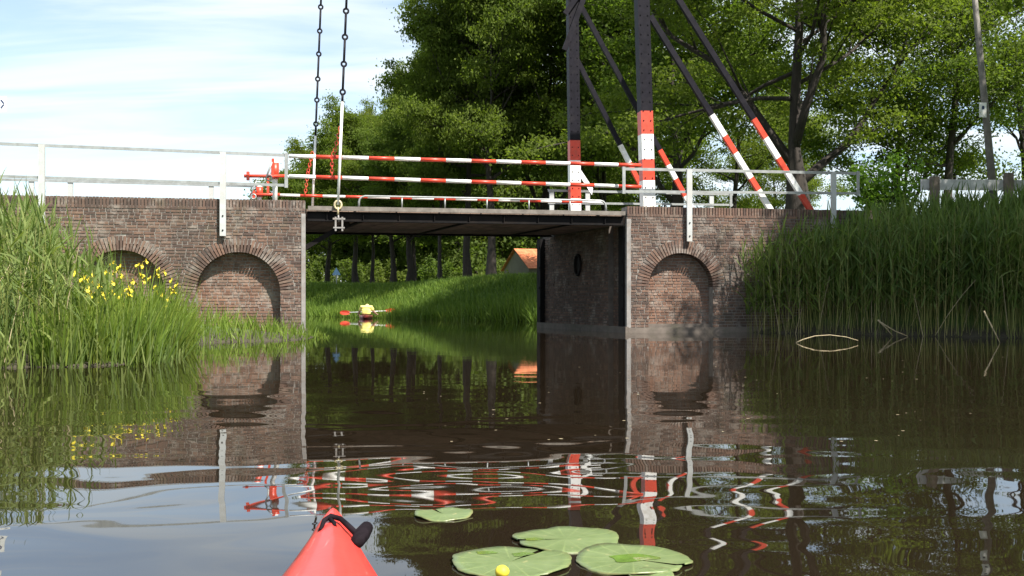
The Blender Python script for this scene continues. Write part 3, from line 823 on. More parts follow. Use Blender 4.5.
# ------------------------------------------------------------------ galvanised railings
def railing(label, v, top, low, posts, post_z0, ends, group='galvanised railings of the bridge approaches', face=True):
    (xa, ya), (xb, yb) = top; (_, la), (_, lb) = low
    A, B, C, D = pixP(xa, ya, v), pixP(xb, yb, v), pixP(xa, la, v), pixP(xb, lb, v)
    root = empty('railing', Vector((A.x, A.y, 2.74)), label, 'railing', group)
    for nm, p, q in (('top_rail', A, B), ('lower_rail', C, D)):
        mb = MB(); h = 0.036 if nm == 'top_rail' else 0.032
        mb.beam(p, q, 0.012, 2 * h * 0.8, side=V3)
        mb.beam(p + Z3 * h * 0.8 + V3 * 0.03, q + Z3 * h * 0.8 + V3 * 0.03, 0.07, 0.012, side=V3)
        mb.build(nm, M['galv'], root)
    for px_ in posts:
        u_, _ = pix(px_, 200, v)
        f = (u_ - pix(xa, ya, v)[0]) / (pix(xb, yb, v)[0] - pix(xa, ya, v)[0])
        zt = A.z + (B.z - A.z) * f + 0.02
        mb = MB(); vv = v - 0.045 if face else v + 0.02
        mb.bu(u_ - 0.062, u_ + 0.062, vv - 0.006, vv + 0.006, post_z0, zt)
        mb.bu(u_ + 0.050, u_ + 0.062, vv + 0.0062, vv + 0.045, post_z0, zt)
        mb.bu(u_ - 0.062, u_ - 0.050, vv + 0.0062, vv + 0.045, post_z0, zt)
        po = mb.build('post', M['post_steel'], root)
        if face:
            for zz in (post_z0 + 0.12, post_z0 + 0.42):
                mb = MB(); mb.tube([P(u_, vv - 0.022, zz), P(u_, vv - 0.006, zz)], 0.018, 6); mb.build('bolt', M['dark_steel'], po)
    for px_ in ends:
        t, bt = pixP(px_, 200, v), None
        u_, _ = pix(px_, 200, v)
        f = (u_ - pix(xa, ya, v)[0]) / (pix(xb, yb, v)[0] - pix(xa, ya, v)[0])
        zt, zb_ = A.z + (B.z - A.z) * f, C.z + (D.z - C.z) * f
        mb = MB(); mb.bu(u_ - 0.04, u_ + 0.03, v - 0.022, v - 0.008, zb_ - 0.05, zt + 0.05); mb.build('end_plate', M['galv'], root)
    return root
railing('galvanised railing bolted to the left brick wall, nearest the water', -0.07, ((-60, 141.5), (288, 155.5)), ((-60, 174.5), (288, 185.5)), (-110 + 71, 42, 223), 2.08, (286.5,))
railing('galvanised railing bolted to the right brick wall, near side', -0.07, ((622, 169), (860, 173.5)), ((622, 191.5), (860, 193.5)), (689, 833), 2.08, (624, 858))
railing('galvanised railing on the far side of the left approach', 4.9, ((-40, 178.5), (262, 186.5)), ((-40, 203), (262, 206)), (31, 70, 211), 2.70, (), face=False)
railing('galvanised railing on the far side of the right approach', 4.95, ((548, 190.5), (733, 194.5)), ((548, 203), (733, 205)), (552, 588, 712), 2.70, (731,), face=False)

# barrier hinge posts (red and white) at the left deck end
def hinge_post(label, v, x, ytop, ybot, xl, xr, bar_y, blk):
    base = pixP(x, ybot, v); base.z = 2.74
    root = empty('barrier_hinge_post', base, label, 'barrier post', 'barrier hinge posts')
    t = pixP(x, ytop, v)
    mb = MB(); mb.tube([base, t], 0.055, 10); mb.build('post', M['white'], root)
    mb = MB(); mb.tube([pixP(x, blk[1], v), pixP(x, blk[0], v)], 0.085, 12); mb.build('collar', M['red'], root)
    mb = MB(); mb.tube([pixP(xl, bar_y, v - 0.12), pixP(xr, bar_y, v - 0.12)], 0.035, 8); mb.build('lever', M['red'], root)
    mb = MB(); mb.box(pixP(xl + 4, bar_y, v - 0.12), U3 * 0.03, V3 * 0.05, Z3 * 0.09); mb.build('lever_end', M['red'], root)
    mb = MB(); mb.box(pixP(xr - 12, bar_y - 8, v - 0.12), U3 * 0.028, V3 * 0.03, Z3 * 0.20); mb.build('latch', M['red'], root)
    mb = MB(); mb.tube([pixP(x - 9, bar_y + 2, v - 0.16), pixP(x - 3, bar_y - 14, v - 0.16)], 0.02, 6); mb.torus(pixP(x - 6, bar_y + 2, v - 0.17), V3, 0.06, 0.018, 10, 6); mb.build('handle', M['galv'], root)
hinge_post('red and white barrier hinge post beside the end of the left railing', 0.45, 275, 159, 199, 244, 285, 176, (163, 179))
hinge_post('lower red and white barrier hinge post, far side of the left approach', 3.9, 259.5, 184, 204, 250, 280, 194.5, (187, 197))

# ------------------------------------------------------------------ timber fence, pole, signs on the right and left
fence_v = 0.5
f0 = pixP(915, 184, fence_v); f1 = pixP(1085, 186, fence_v)
fence = empty('timber_fence', Vector((f0.x, f0.y, 2.7)), 'grey timber plank fence on the bank above the right reeds', 'fence')
mb = MB(); mb.beam(pixP(921, 184.5, fence_v), pixP(1100, 186, fence_v), 0.045, 0.26, side=V3); mb.build('plank', M['fence_wood'], fence)
for px_, yt in ((935, 176.5), (1009, 173), (1083, 172)):
    t = pixP(px_, yt, fence_v - 0.13)
    mb = MB(); mb.bu(pix(px_, 0, fence_v - 0.13)[0] - 0.085, pix(px_, 0, fence_v - 0.13)[0] + 0.085, fence_v - 0.2, fence_v - 0.03, 2.3, t.z); mb.build('post', M['post_wood'], fence)
a, b = pixP(994, 200, 1.4), pixP(974.5, -4, 1.4); d = (b - a) / (b.z - a.z); base = a + d * (2.68 - a.z)
pole = empty('utility_pole', base, 'slightly leaning grey-brown pole with a small white plate behind the timber fence', 'pole')
mb = MB(); mb.tube([base, base + d * 3.2, base + d * 7.2], [0.105, 0.085, 0.062], 12); mb.build('shaft', M['pole'], pole)
c = pixP(983, 110, 1.28)
mb = MB(); mb.box(c, U3 * 0.10, V3 * 0.008, Z3 * 0.19); sp = mb.build('plate', M['white'], pole)
mb = MB(); mb.box(c + Z3 * 0.06 - V3 * 0.010, U3 * 0.035, V3 * 0.001, Z3 * 0.045); mb.build('plate_print', M['navy'], sp)

sg = Vector(at(-7, 27.0, 2.0)); sg.z = 2.7
c = at(-2.5, 27.0, CAM_H + (HORIZON - 104.5) / FPX * 27.0)
sign = empty('arrow_sign', sg, 'small white sign with a dark arrowhead at the left edge of the sky', 'sign')
mb = MB(); mb.tube([sg, Vector((sg.x, sg.y, c.z + 0.3))], 0.035, 8); mb.build('post', M['galv'], sign)
mb = MB(); mb.box(c - Vector((0, 0.05, 0)), (0.27, 0, 0), (0, 0.008, 0), (0, 0, 0.21)); pl = mb.build('plate', M['white'], sign)
mb = MB(); h_ = c - Vector((0, 0.0595, 0))
for s in (-1, 1): mb.beam(h_ + Vector((0.20, 0, 0.01 * s)), h_ + Vector((0.12, 0, 0.115 * s)), 0.045, 0.002, side=(0.8, 0, 0.6 * s))
mb.build('arrowhead', M['navy'], pl)

bs = at(336.5, 56, 0); bs.z = float(height(bs.x, bs.y)) - 0.05
zs_ = CAM_H + (HORIZON - 272) / FPX * 56
bsign = empty('triangular_sign', bs, 'small pale blue triangular sign on the far bank, seen under the bridge', 'sign')
mb = MB(); mb.tube([bs, Vector((bs.x, bs.y, zs_))], 0.03, 6); mb.build('post', M['galv'], bsign)
mb = MB(); tri = [Vector((bs.x + 0.24 * s, bs.y - 0.04 + e, zs_ + zz)) for e in (0, 0.012) for s, zz in ((-1, -0.17), (1, -0.17), (0, 0.26))]
mb.add(tri, [(0, 1, 2), (5, 4, 3), (0, 3, 4, 1), (1, 4, 5, 2), (2, 5, 3, 0)]); mb.build('plate', M['blue_sign'], bsign)

# ------------------------------------------------------------------ house with the orange roof
hc = at(537, 78, 0.0); hz = 1.9
house = empty('house', (hc.x, hc.y, hz), 'house with an orange tiled roof behind the bank, seen under the bridge', 'house')
W_, D_, e_, r_ = 2.3, 3.2, 3.35, 4.75
x0, x1, y0, y1 = hc.x - 1.7, hc.x + 6.0, hc.y - D_, hc.y + D_
mb = MB(); ym = (y0 + y1) / 2
mb.add([(x0, y0, hz - 0.3), (x1, y0, hz - 0.3), (x1, y1, hz - 0.3), (x0, y1, hz - 0.3), (x0, y0, e_), (x1, y0, e_), (x1, y1, e_), (x0, y1, e_), (x0, ym, r_), (x1, ym, r_)],
       [(0, 1, 5, 4), (2, 3, 7, 6), (3, 0, 4, 8, 7), (1, 2, 6, 9, 5)]); mb.build('wall', M['house_wall'], house)
mb = MB()
for s, ya in ((-1, y0), (1, y1)):
    n_r, n_c = 16, 36
    for i in range(n_r):
        for j in range(n_c):
            f0_, f1_ = i / n_r - 0.04, (i + 1) / n_r
            xa, xb = x0 - 0.2 + (x1 - x0 + 0.4) * j / n_c, x0 - 0.2 + (x1 - x0 + 0.4) * (j + 0.96) / n_c
            pa = lambda f: (ya + s * 0.3) + (ym - (ya + s * 0.3)) * f
            pz = lambda f: e_ - 0.12 + (r_ + 0.06 - e_ + 0.12) * f
            mb.hexa([(xa, pa(f0_), pz(f0_) + 0.02), (xb, pa(f0_), pz(f0_) + 0.02), (xb, pa(f1_), pz(f1_)), (xa, pa(f1_), pz(f1_)), (xa, pa(f0_), pz(f0_) + 0.06), (xb, pa(f0_), pz(f0_) + 0.06), (xb, pa(f1_), pz(f1_) + 0.03), (xa, pa(f1_), pz(f1_) + 0.03)])
tag(mb.build('roof', M['roof'], house), kind='stuff'); house.rotation_euler = (0, 0, 0.30)
mb = MB(); mb.box((x0 + 1.6, y0 - 0.012, 2.7), (0.45, 0, 0), (0, 0.01, 0), (0, 0, 0.4)); mb.build('window', M['glass'], house)
mb = MB(); mb.box((x0 + 2.9, ym, r_ + 0.25), (0.25, 0, 0), (0, 0.25, 0), (0, 0, 0.45)); mb.build('chimney', M['brick'], house)

# ------------------------------------------------------------------ trees
def tree_meshes(seed, H, R, cb, r0, n_limb=17, leaves=110, leaf=0.16, lean=(0, 0), forks=0, bias=None, mat='oak_leaf', flat=0.36, clump=0.66):
    rg = np.random.default_rng(seed)
    tb = MB(); clumps = []
    # trunk
    n = 9; tp = []
    wob = rg.normal(size=(n, 2)) * 0.10
    for i in range(n):
        t = i / (n - 1)
        tp.append(Vector((lean[0] * t + wob[i, 0] * (t > 0), lean[1] * t + wob[i, 1] * (t > 0), H * 0.88 * t)))
    rad = [r0 * (1.35 if i == 0 else 1) * (1 - 0.92 * (i / (n - 1)) ** 0.9) for i in range(n)]
    if forks:
        zf = cb * 1.25 / (H * 0.88) * (n - 1)
        rad = [r * (1 if i < zf else 0.55) for i, r in enumerate(rad)]
    def trunk_at(z):
        t = min(0.999, max(0, z / (H * 0.88))) * (n - 1); i = int(t); return tp[i].lerp(tp[i + 1], t - i), rad[i] + (rad[i + 1] - rad[i]) * (t - i)
    tb.tube([tp[0] - Z3 * 0.5] + tp, [rad[0] * 1.15] + rad, 10)
    for k in range(n_limb):
        f = (k + 0.5) / n_limb
        h = cb + (H * 0.86 - cb) * f ** 0.85
        az = k * 2.39996 + rg.uniform(-0.4, 0.4)
        reach = R * (0.55 + 0.45 * math.sin(math.pi * min(1, f * 0.9 + 0.22))) * (1.0 if f < 0.7 else (1.0 - (f - 0.7) * 1.5)) * rg.uniform(0.8, 1.12)
        if bias is not None: reach *= 1 + bias[2] * math.cos(az - math.atan2(bias[1], bias[0]))
        el = math.radians(rg.uniform(0, 22) + 42 * f)
        if k < forks:
            h = cb * (0.85 + 0.2 * k); el = math.radians(rg.uniform(48, 64)); az = k * 2.1 + 0.25; reach = R * 0.62
        p0, tr = trunk_at(h)
        dirv = Vector((math.cos(az) * math.cos(el), math.sin(az) * math.cos(el), math.sin(el)))
        L = reach / max(0.5, math.cos(el))
        pts = [p0]; cur = p0.copy(); dv = dirv.copy(); ns = 6
        for s_ in range(ns):
            dv = (dv + Vector(rg.normal(size=3) * 0.16) + Vector((0, 0, 0.05 - 0.05 * (s_ > 3)))).normalized()
            cur = cur + dv * (L / ns); pts.append(cur.copy())
        lr_ = min(tr * 0.5, 0.035 + 0.020 * L)
        if k < forks: lr_ = r0 * 0.36
        tb.tube(pts, [lr_ * (1 - 0.85 * i / ns) for i in range(ns + 1)], 6)
        for j in range(8):
            t = 0.16 + 0.84 * (j + rg.uniform(0.1, 0.9)) / 8
            i = min(ns - 1, int(t * ns)); q = pts[i].lerp(pts[i + 1], t * ns - i)
            base_d = (pts[i + 1] - pts[i]).normalized()
            a2 = rg.uniform(0.5, 1.35) * (1 if j % 2 else -1)
            sd = Matrix.Rotation(a2, 3, 'Z') @ base_d
            sd = (sd + Vector((0, 0, rg.uniform(-0.15, 0.35)))).normalized()
            sl = L * rg.uniform(0.20, 0.42) * (1.15 - 0.5 * t) + 0.35
            q1 = q + sd * sl * 0.55 + Vector(rg.normal(size=3) * 0.08); q2 = q1 + (sd + Vector(rg.normal(size=3) * 0.25)).normalized() * sl * 0.5
            tb.tube([q, q1, q2], [lr_ * 0.30 * (1.1 - 0.6 * t) + 0.012, 0.018, 0.008], 4)
            clumps += [(q1, 0.85), (q2, 1.0)]
            for _ in range(2):
                w = q1.lerp(q2, rg.uniform(0, 1)) + Vector(rg.normal(size=3)) * 0.42 * Vector((1, 1, 0.5)).length / 1.5
                tb.tube([q1.lerp(q2, 0.3), w], [0.012, 0.006], 3, cap=False); clumps.append((w, 0.8))
        clumps.append((pts[-1], 1.0))
    for _ in range(6):
        p0, _r = trunk_at(H * 0.86); clumps.append((p0 + Vector(rg.normal(size=3)) * 0.5, 1.0))
    C = np.array([tuple(c) for c, _ in clumps]); Sz = np.array([s for _, s in clumps])
    keep = rg.uniform(size=len(C)) > 0.06
    C, Sz = C[keep], Sz[keep]
    cnt = np.maximum(10, (leaves * Sz * rg.uniform(0.5, 1.4, len(C)))).astype(int)
    cid = np.repeat(np.arange(len(C)), cnt); nL = len(cid)
    off = rg.normal(size=(nL, 3)) * np.array([1, 1, flat]) * (clump * 0.62 * Sz[cid])[:, None]
    # droop the rim of each clump a little: layered sprays
    far_ = rg.uniform(size=nL) < 0.12
    off[far_] *= np.array([1.5, 1.5, 2.0])
    off[:, 2] -= 0.10 * (off[:, 0] ** 2 + off[:, 1] ** 2)
    pos = C[cid] + off
    nrm = unit(rg.normal(size=(nL, 3)) * 0.8 + np.array([0.15, -0.2, 0.65]))
    a = unit(np.cross(nrm, rg.normal(size=(nL, 3)))); b = np.cross(nrm, a)
    sz = leaf * rg.uniform(0.6, 1.25, nL)[:, None]
    v = np.stack([pos - a * sz * 0.6, pos + b * sz * 0.34 + nrm * sz * 0.06, pos + a * sz * 0.6, pos - b * sz * 0.34 + nrm * sz * 0.06], 1).reshape(-1, 3)
    q = np.arange(nL * 4).reshape(-1, 4)
    crown = arrays_mesh('crown', v, q, [M[mat]])
    tm = bpy.data.meshes.new('trunk'); tm.from_pydata(tb.v, [], tb.f); tm.materials.append(M['bark'])
    tm.polygons.foreach_set('use_smooth', [True] * len(tm.polygons)); tm.update(); tm.validate()
    return tm, crown
def put_tree(meshes, loc, rz, sc, label, group='oaks along the canal behind the bridge', name='oak_tree', z=None):
    zz = float(height(loc[0], loc[1])) if z is None else z
    root = empty(name, (loc[0], loc[1], zz), label, 'tree', group)
    root.rotation_euler = (0, 0, rz); root.scale = sc if isinstance(sc, tuple) else (sc, sc, sc)
    link('trunk', meshes[0], root); link('crown', meshes[1], root)
    return root
def T(px, Y): return ((px - 512) / FPX * Y, Y)
big = tree_meshes(11, 17, 7.4, 2.9, 0.47, n_limb=29, leaves=160, leaf=0.13, forks=3)
put_tree(big, T(794, 32.5), 0.3, 1.0, 'largest oak, its thick dark trunk right of the raking struts', z=2.0)
mid_a = tree_meshes(12, 15.5, 5.8, 2.8, 0.34, n_limb=24, leaves=170, leaf=0.135, forks=2)
mid_b = tree_meshes(13, 16.0, 5.6, 2.6, 0.31, n_limb=22, leaves=120, leaf=0.135, forks=2)
slim = tree_meshes(14, 15.5, 4.3, 3.4, 0.24, n_limb=16, leaves=75, leaf=0.125)
row = tree_meshes(15, 14.0, 5.0, 3.9, 0.30, n_limb=22, leaves=170, leaf=0.15)
row_b = tree_meshes(16, 13.6, 4.7, 3.7, 0.28, n_limb=22, leaves=170, leaf=0.15)
full = tree_meshes(17, 11.5, 5.0, 1.2, 0.24, n_limb=20, leaves=90, leaf=0.24, mat='far_leaf', clump=0.85)
full_b = tree_meshes(18, 10.5, 4.6, 0.9, 0.22, n_limb=20, leaves=90, leaf=0.24, mat='far_leaf', clump=0.85)
put_tree(mid_a, T(674, 46.0), 1.1, 1.18, 'oak with a forked trunk just right of the near portal pillar')
put_tree(mid_b, T(606, 56.0), 2.0, 1.2, 'oak whose crown fills the gap between the two portal pillars')
put_tree(mid_b, T(898, 44.0), 4.2, 1.0, 'oak right of the largest one, with long low branches')
put_tree(slim, T(951, 41.0), 0.6, 1.05, 'slender tree with a thin straight trunk left of the leaning pole')
put_tree(slim, T(1025, 46.0), 2.9, 1.1, 'slender tree at the right edge behind the leaning pole')
put_tree(mid_a, T(548, 53.0), 3.6, 1.12, 'oak left of the far portal pillar, close behind the bridge')
put_tree(row, T(491, 48.0), 0.2, (0.74, 0.85, 1.15), 'oak with the right of two thick dark trunks seen under the deck')
put_tree(row_b, T(468, 50.0), 1.9, (0.52, 0.75, 1.10), 'oak with the left of two thick dark trunks seen under the deck')
put_tree(row, T(440, 55.0), 3.3, (0.42, 0.7, 0.95), 'oak with a dark trunk just left of the pair under the deck')
put_tree(row_b, T(409, 60.0), 5.0, (0.52, 0.8, 0.70), 'oak with a slim trunk left of centre under the deck')
put_tree(row, T(393, 64.0), 0.9, (0.66, 0.8, 0.68), 'oak with a slim trunk above the right paddle blade')
put_tree(row, T(414, 66.0), 2.6, (0.46, 0.7, 0.96), 'tall narrow oak at the left shoulder of the tree mass, above the barriers')
put_tree(row_b, T(372, 72.0), 0.5, (0.55, 0.7, 0.90), 'narrow oak on the slope of the tree line right of the near chain')
put_tree(row_b, T(356, 69.0), 2.2, (0.75, 0.8, 0.84), 'oak on the far bank right of the two lifting chains')
put_tree(row, T(328, 76.0), 4.1, (0.80, 0.8, 0.76), 'oak on the far bank behind the lifting chains')
put_tree(full_b, T(298, 92), 3.9, (0.9, 0.9, 0.95), 'leftmost small tree, beyond the striped railing end', 'trees of the far wood', 'broadleaf_tree')
rt = random.Random(5)
for i, (px_, Y) in enumerate([(330, 106), (372, 102), (412, 96), (446, 92), (475, 96), (515, 108), (430, 112), (390, 116), (350, 120), (470, 116), (312, 118), (560, 108)]):
    put_tree((full, full_b)[i % 2], T(px_, Y), rt.uniform(0, 6.28), (1.25, 1.25, rt.uniform(0.98, 1.2)), 'leafy tree of the wood behind the trunks, seen under the deck', 'trees of the far wood', 'broadleaf_tree')
for i, (px_, Y, lab) in enumerate([(640, 66, 'oak far behind, filling the gap beside the near portal pillar'), (735, 58, 'oak behind the raking struts, between the forked and the largest oak'), (775, 84, 'oak far behind the foot of the right-hand raking strut')]):
    put_tree((mid_b, slim, mid_a)[i % 3], T(px_, Y), rt.uniform(0, 6.28), 1.0, lab, 'second row of oaks')
for px_, Y, sc_, m__, lab in [(500, 93, (1.4, 1.4, 1.75), full, 'tall leafy tree closing the gap behind the middle of the striped barriers'), (552, 97, (1.4, 1.4, 1.85), full_b, 'tall leafy tree behind the far portal pillar, left of it'), (462, 90, (1.1, 1.1, 1.6), full_b, 'tall leafy tree behind the oaks left of the deck middle'), (428, 94, (0.85, 1.0, 1.35), full, 'leafy tree filling the wood above the right paddle'), (604, 100, (1.4, 1.4, 1.8), full, 'tall leafy tree between the portal pillars, far behind')]:
    put_tree(m__, T(px_, Y), px_ * 0.7, sc_, lab, 'trees of the far wood', 'broadleaf_tree')
# trees on the right bank beside the canal: out of the picture, they shade the reeds
put_tree(row, (13.6, 16.7), 1.4, (0.80, 0.80, 0.82), 'oak on the right bank just outside the picture, shading the reeds', 'oaks on the near right bank', z=1.6)
put_tree(row_b, (17.6, 14.0), 2.2, (0.95, 0.95, 0.9), 'oak on the right bank outside the picture, farther along the shore', 'oaks on the near right bank', z=1.6)
put_tree(mid_a, (19.5, 21.0), 0.4, (1.0, 1.0, 0.9), 'oak on the right bank outside the picture, beside the road', 'oaks on the near right bank', z=2.2)

# bright bush at the end of the right railing
def bush(label, loc, R, H, n, leaf, mat, seed):
    rg = np.random.default_rng(seed)
    root = empty('bush', (loc[0], loc[1], float(height(*loc)) - 0.05), label, 'bush')
    tb = MB(); C = []
    for k in range(14):
        a = rg.uniform(0, 6.28); rr = R * math.sqrt(rg.uniform(0.05, 1)); h = H * rg.uniform(0.45, 1.0) * (1 - 0.35 * (rr / R) ** 2)
        tip = Vector((math.cos(a) * rr, math.sin(a) * rr, h)); tb.tube([(0, 0, 0), tip * 0.5 + Vector(rg.normal(size=3) * 0.06), tip], [0.03, 0.018, 0.006], 5)
        C += [tuple(tip), tuple(tip * 0.75), tuple(tip * 0.5)]
    C = np.array(C); pos = C[rg.integers(0, len(C), n)] + rg.normal(size=(n, 3)) * 0.17
    pos[:, 2] = np.maximum(pos[:, 2], 0.05)
    nrm = unit(rg.normal(size=(n, 3)) * 0.7 + np.array([0, 0, 0.8])); a = unit(np.cross(nrm, rg.normal(size=(n, 3)))); b = np.cross(nrm, a)
    sz = leaf * rg.uniform(0.6, 1.3, n)[:, None]
    v = np.stack([pos - a * sz * 0.6, pos + b * sz * 0.34, pos + a * sz * 0.6, pos - b * sz * 0.34], 1).reshape(-1, 3)
    link('foliage', arrays_mesh('foliage', v, np.arange(n * 4).reshape(-1, 4), [M[mat]]), root)
    tb.build('stems', M['bark'], root, origin=(0, 0, 0))
bush('bright green bush at the right end of the near right railing', T(889, 27.2), 1.0, 2.0, 2600, 0.12, 'bush_leaf', 4)
for i, (px_, Y, R, H, lab) in enumerate([(318, 88, 2.4, 2.6, 'bush left of the triangular sign on the far bank'), (358, 84, 2.6, 2.6, 'bush right of the triangular sign on the far bank'), (442, 74, 2.4, 2.4, 'bush left of the pair of dark trunks under the deck'), (505, 70, 1.2, 1.0, 'low bush right of the pair of dark trunks, before the orange roof'), (385, 80, 2.2, 2.4, 'bush between the slim trunks left of centre under the deck')]):
    bush(lab, T(px_, Y), R, H * 1.25, 3400, 0.2, 'far_leaf', 20 + i)

# ------------------------------------------------------------------ reeds and grass
def reed_plants(pts, hts, nleaf, lw, ll, rng, stem_w=0.011, lean=0.08, spread=0.75, droop=0.55):
    n = len(pts)
    d = unit(np.stack([rng.normal(0, lean, n), rng.normal(0, lean, n), np.ones(n)], 1))
    sv, sq = ribbons(pts, d, hts, np.full(n, stem_w), np.zeros(n), 2, 0.4, rng=rng)
    parts = [(sv, sq, 1)]
    k = nleaf
    f = (np.arange(k) + 0.5) / k
    f = np.clip(0.28 + 0.70 * f[None, :] + rng.normal(0, 0.04, (n, k)), 0.1, 1.0)
    base = (pts[:, None, :] + d[:, None, :] * (hts[:, None] * f)[:, :, None]).reshape(-1, 3)
    az = rng.uniform(0, 2 * np.pi, (n, 1)) + np.arange(k)[None] * 2.6 + rng.normal(0, 0.5, (n, k))
    el = rng.uniform(0.5, 1.25, (n, k))
    el = np.where(f > 0.9, el * 0.3 + 1.0, el)
    ld = np.stack([np.cos(az) * np.cos(el) * spread, np.sin(az) * np.cos(el) * spread, np.sin(el)], -1).reshape(-1, 3)
    ld = unit(ld)
    m = n * k
    length = ll * rng.uniform(0.6, 1.2, m); width = lw * rng.uniform(0.7, 1.25, m); dr = rng.uniform(0.1, droop, m)
    tw = np.tile(np.array([0, 0, 1.0]), (m, 1)) + rng.normal(0, 0.35, (m, 3))
    lv, lq = ribbons(base, ld, length, width, dr, 3, 0.05, tw, rng)
    parts.append((lv, lq, 0))
    ks = rng.choice(n, n // 9, replace=False); nd = len(ks)
    dd = unit(np.stack([rng.normal(0, 0.22, nd), rng.normal(0, 0.22, nd), np.ones(nd)], 1))
    dv_, dq_ = ribbons(pts[ks], dd, hts[ks] * rng.uniform(0.35, 1.0, nd), np.full(nd, stem_w * 1.2), rng.uniform(0, 0.25, nd), 3, 0.5, rng=rng)
    parts.append((dv_, dq_, 2))
    return parts
def scatter(n, xr, yr, keep, rng):
    out = []
    while len(out) < n:
        x = rng.uniform(*xr, n * 2); y = rng.uniform(*yr, n * 2); k = keep(x, y)
        out += list(zip(x[k], y[k]))
    a = np.array(out[:n]); z = np.maximum(height(a[:, 0], a[:, 1]), -0.12)
    return np.column_stack([a, z])
def uv_of(x, y): return (x - O[0]) * U[0] + (y - O[1]) * U[1], (x - O[0]) * V[0] + (y - O[1]) * V[1]

rgR = np.random.default_rng(21)
def keep_right(x, y):
    d = canal_dist(x, y); u, v = uv_of(x, y)
    return (d > -0.25) & (d < 4.2) & (v < -0.12) & (u > 9.3) & (rgR.uniform(size=x.shape) < np.clip(1.2 - d / 4.5, 0.25, 1))
pr = scatter(3600, (4.5, 17), (12, 25), keep_right, rgR)
dR = canal_dist(pr[:, 0], pr[:, 1]); uR, vR = uv_of(pr[:, 0], pr[:, 1])
hR = (1.66 + 0.72 * np.clip((uR - 9.3) / 1.7, 0, 1)) * rgR.uniform(0.82, 1.10, len(pr)) * np.clip(1.0 - dR * 0.16, 0.32, 1)
hR = np.minimum(hR, np.maximum(0.3, 3.12 * rgR.uniform(0.88, 1.02, len(pr)) - pr[:, 2]))
parts = reed_plants(pr, hR, 9, 0.036, 0.55, rgR, stem_w=0.013)
v_, q_, m_ = joinq(parts)
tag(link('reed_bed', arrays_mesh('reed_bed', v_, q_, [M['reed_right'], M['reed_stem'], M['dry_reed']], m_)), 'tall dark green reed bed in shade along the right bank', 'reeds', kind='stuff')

rgL = np.random.default_rng(22)
def keep_left(x, y):
    d = canal_dist(x, y); u, v = uv_of(x, y); px_ = 512 + 1000 * x / y
    return (d > -0.12) & (d < 5.5) & (v < -0.6) & (y < 17.5) & (px_ < 118) & (rgL.uniform(size=x.shape) < np.where(px_ < 62, 1.0, 0.42))
plL = scatter(1500, (-11, -3.9), (8.5, 18), keep_left, rgL)
pxl = 512 + 1000 * plL[:, 0] / plL[:, 1]
hL = np.interp(pxl, [-60, 20, 60, 118], [1.75, 1.62, 1.36, 1.05]) * rgL.uniform(0.72, 1.08, len(plL)) * np.interp(plL[:, 1], [10, 18], [1.0, 1.1])
parts = reed_plants(plL, hL, 7, 0.026, 0.46, rgL, stem_w=0.010, lean=0.07)
nb_ = 2000
pb_ = scatter(nb_, (-8, -3.9), (9.5, 18), lambda x, y: (canal_dist(x, y) > -0.28) & (canal_dist(x, y) < 1.4) & (uv_of(x, y)[1] < -0.6) & (512 + 1000 * x / y < 190), rgL)
db_ = unit(np.stack([rgL.normal(0.05, 0.22, nb_), rgL.normal(-0.05, 0.22, nb_), np.ones(nb_)], 1))
bv, bq = ribbons(pb_, db_, rgL.uniform(0.45, 1.0, nb_), rgL.uniform(0.012, 0.024, nb_), rgL.uniform(0.0, 0.3, nb_), 4, 0.05, rng=rgL)
parts.append((bv, bq, 0))
v_, q_, m_ = joinq(parts)
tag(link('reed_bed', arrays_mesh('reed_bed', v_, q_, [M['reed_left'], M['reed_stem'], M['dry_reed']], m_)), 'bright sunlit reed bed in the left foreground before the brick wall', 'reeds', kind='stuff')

# low sedge fringe along the foot of the left wall
ns_ = 850
def keep_sedge(x, y):
    d = canal_dist(x, y); u, v = uv_of(x, y); px_ = 512 + 1000 * x / y
    return (d > -0.35) & (d < 1.8) & (v < -0.15) & (y > 16.2) & (px_ > 150) & (px_ < 330)
ps_ = scatter(ns_, (-7, -3.2), (15.5, 21.5), keep_sedge, rgL)
ps_[:, 2] = np.maximum(ps_[:, 2], -0.05)
pxs = 512 + 1000 * ps_[:, 0] / ps_[:, 1]
hs_ = np.interp(pxs, [150, 185, 240, 290, 330], [0.92, 0.72, 0.50, 0.46, 0.2]) * rgL.uniform(0.4, 1.1, ns_)
ds_ = unit(np.stack([rgL.normal(0, 0.28, ns_), rgL.normal(0, 0.28, ns_), np.ones(ns_)], 1))
sv, sq = ribbons(ps_, ds_, hs_, rgL.uniform(0.012, 0.026, ns_), rgL.uniform(0, 0.35, ns_), 4, 0.05, rng=rgL)
tag(link('sedge_fringe', arrays_mesh('sedge_fringe', sv, sq, [M['iris_leaf']])), 'low green sedge growing along the foot of the left abutment', 'sedge', kind='stuff')

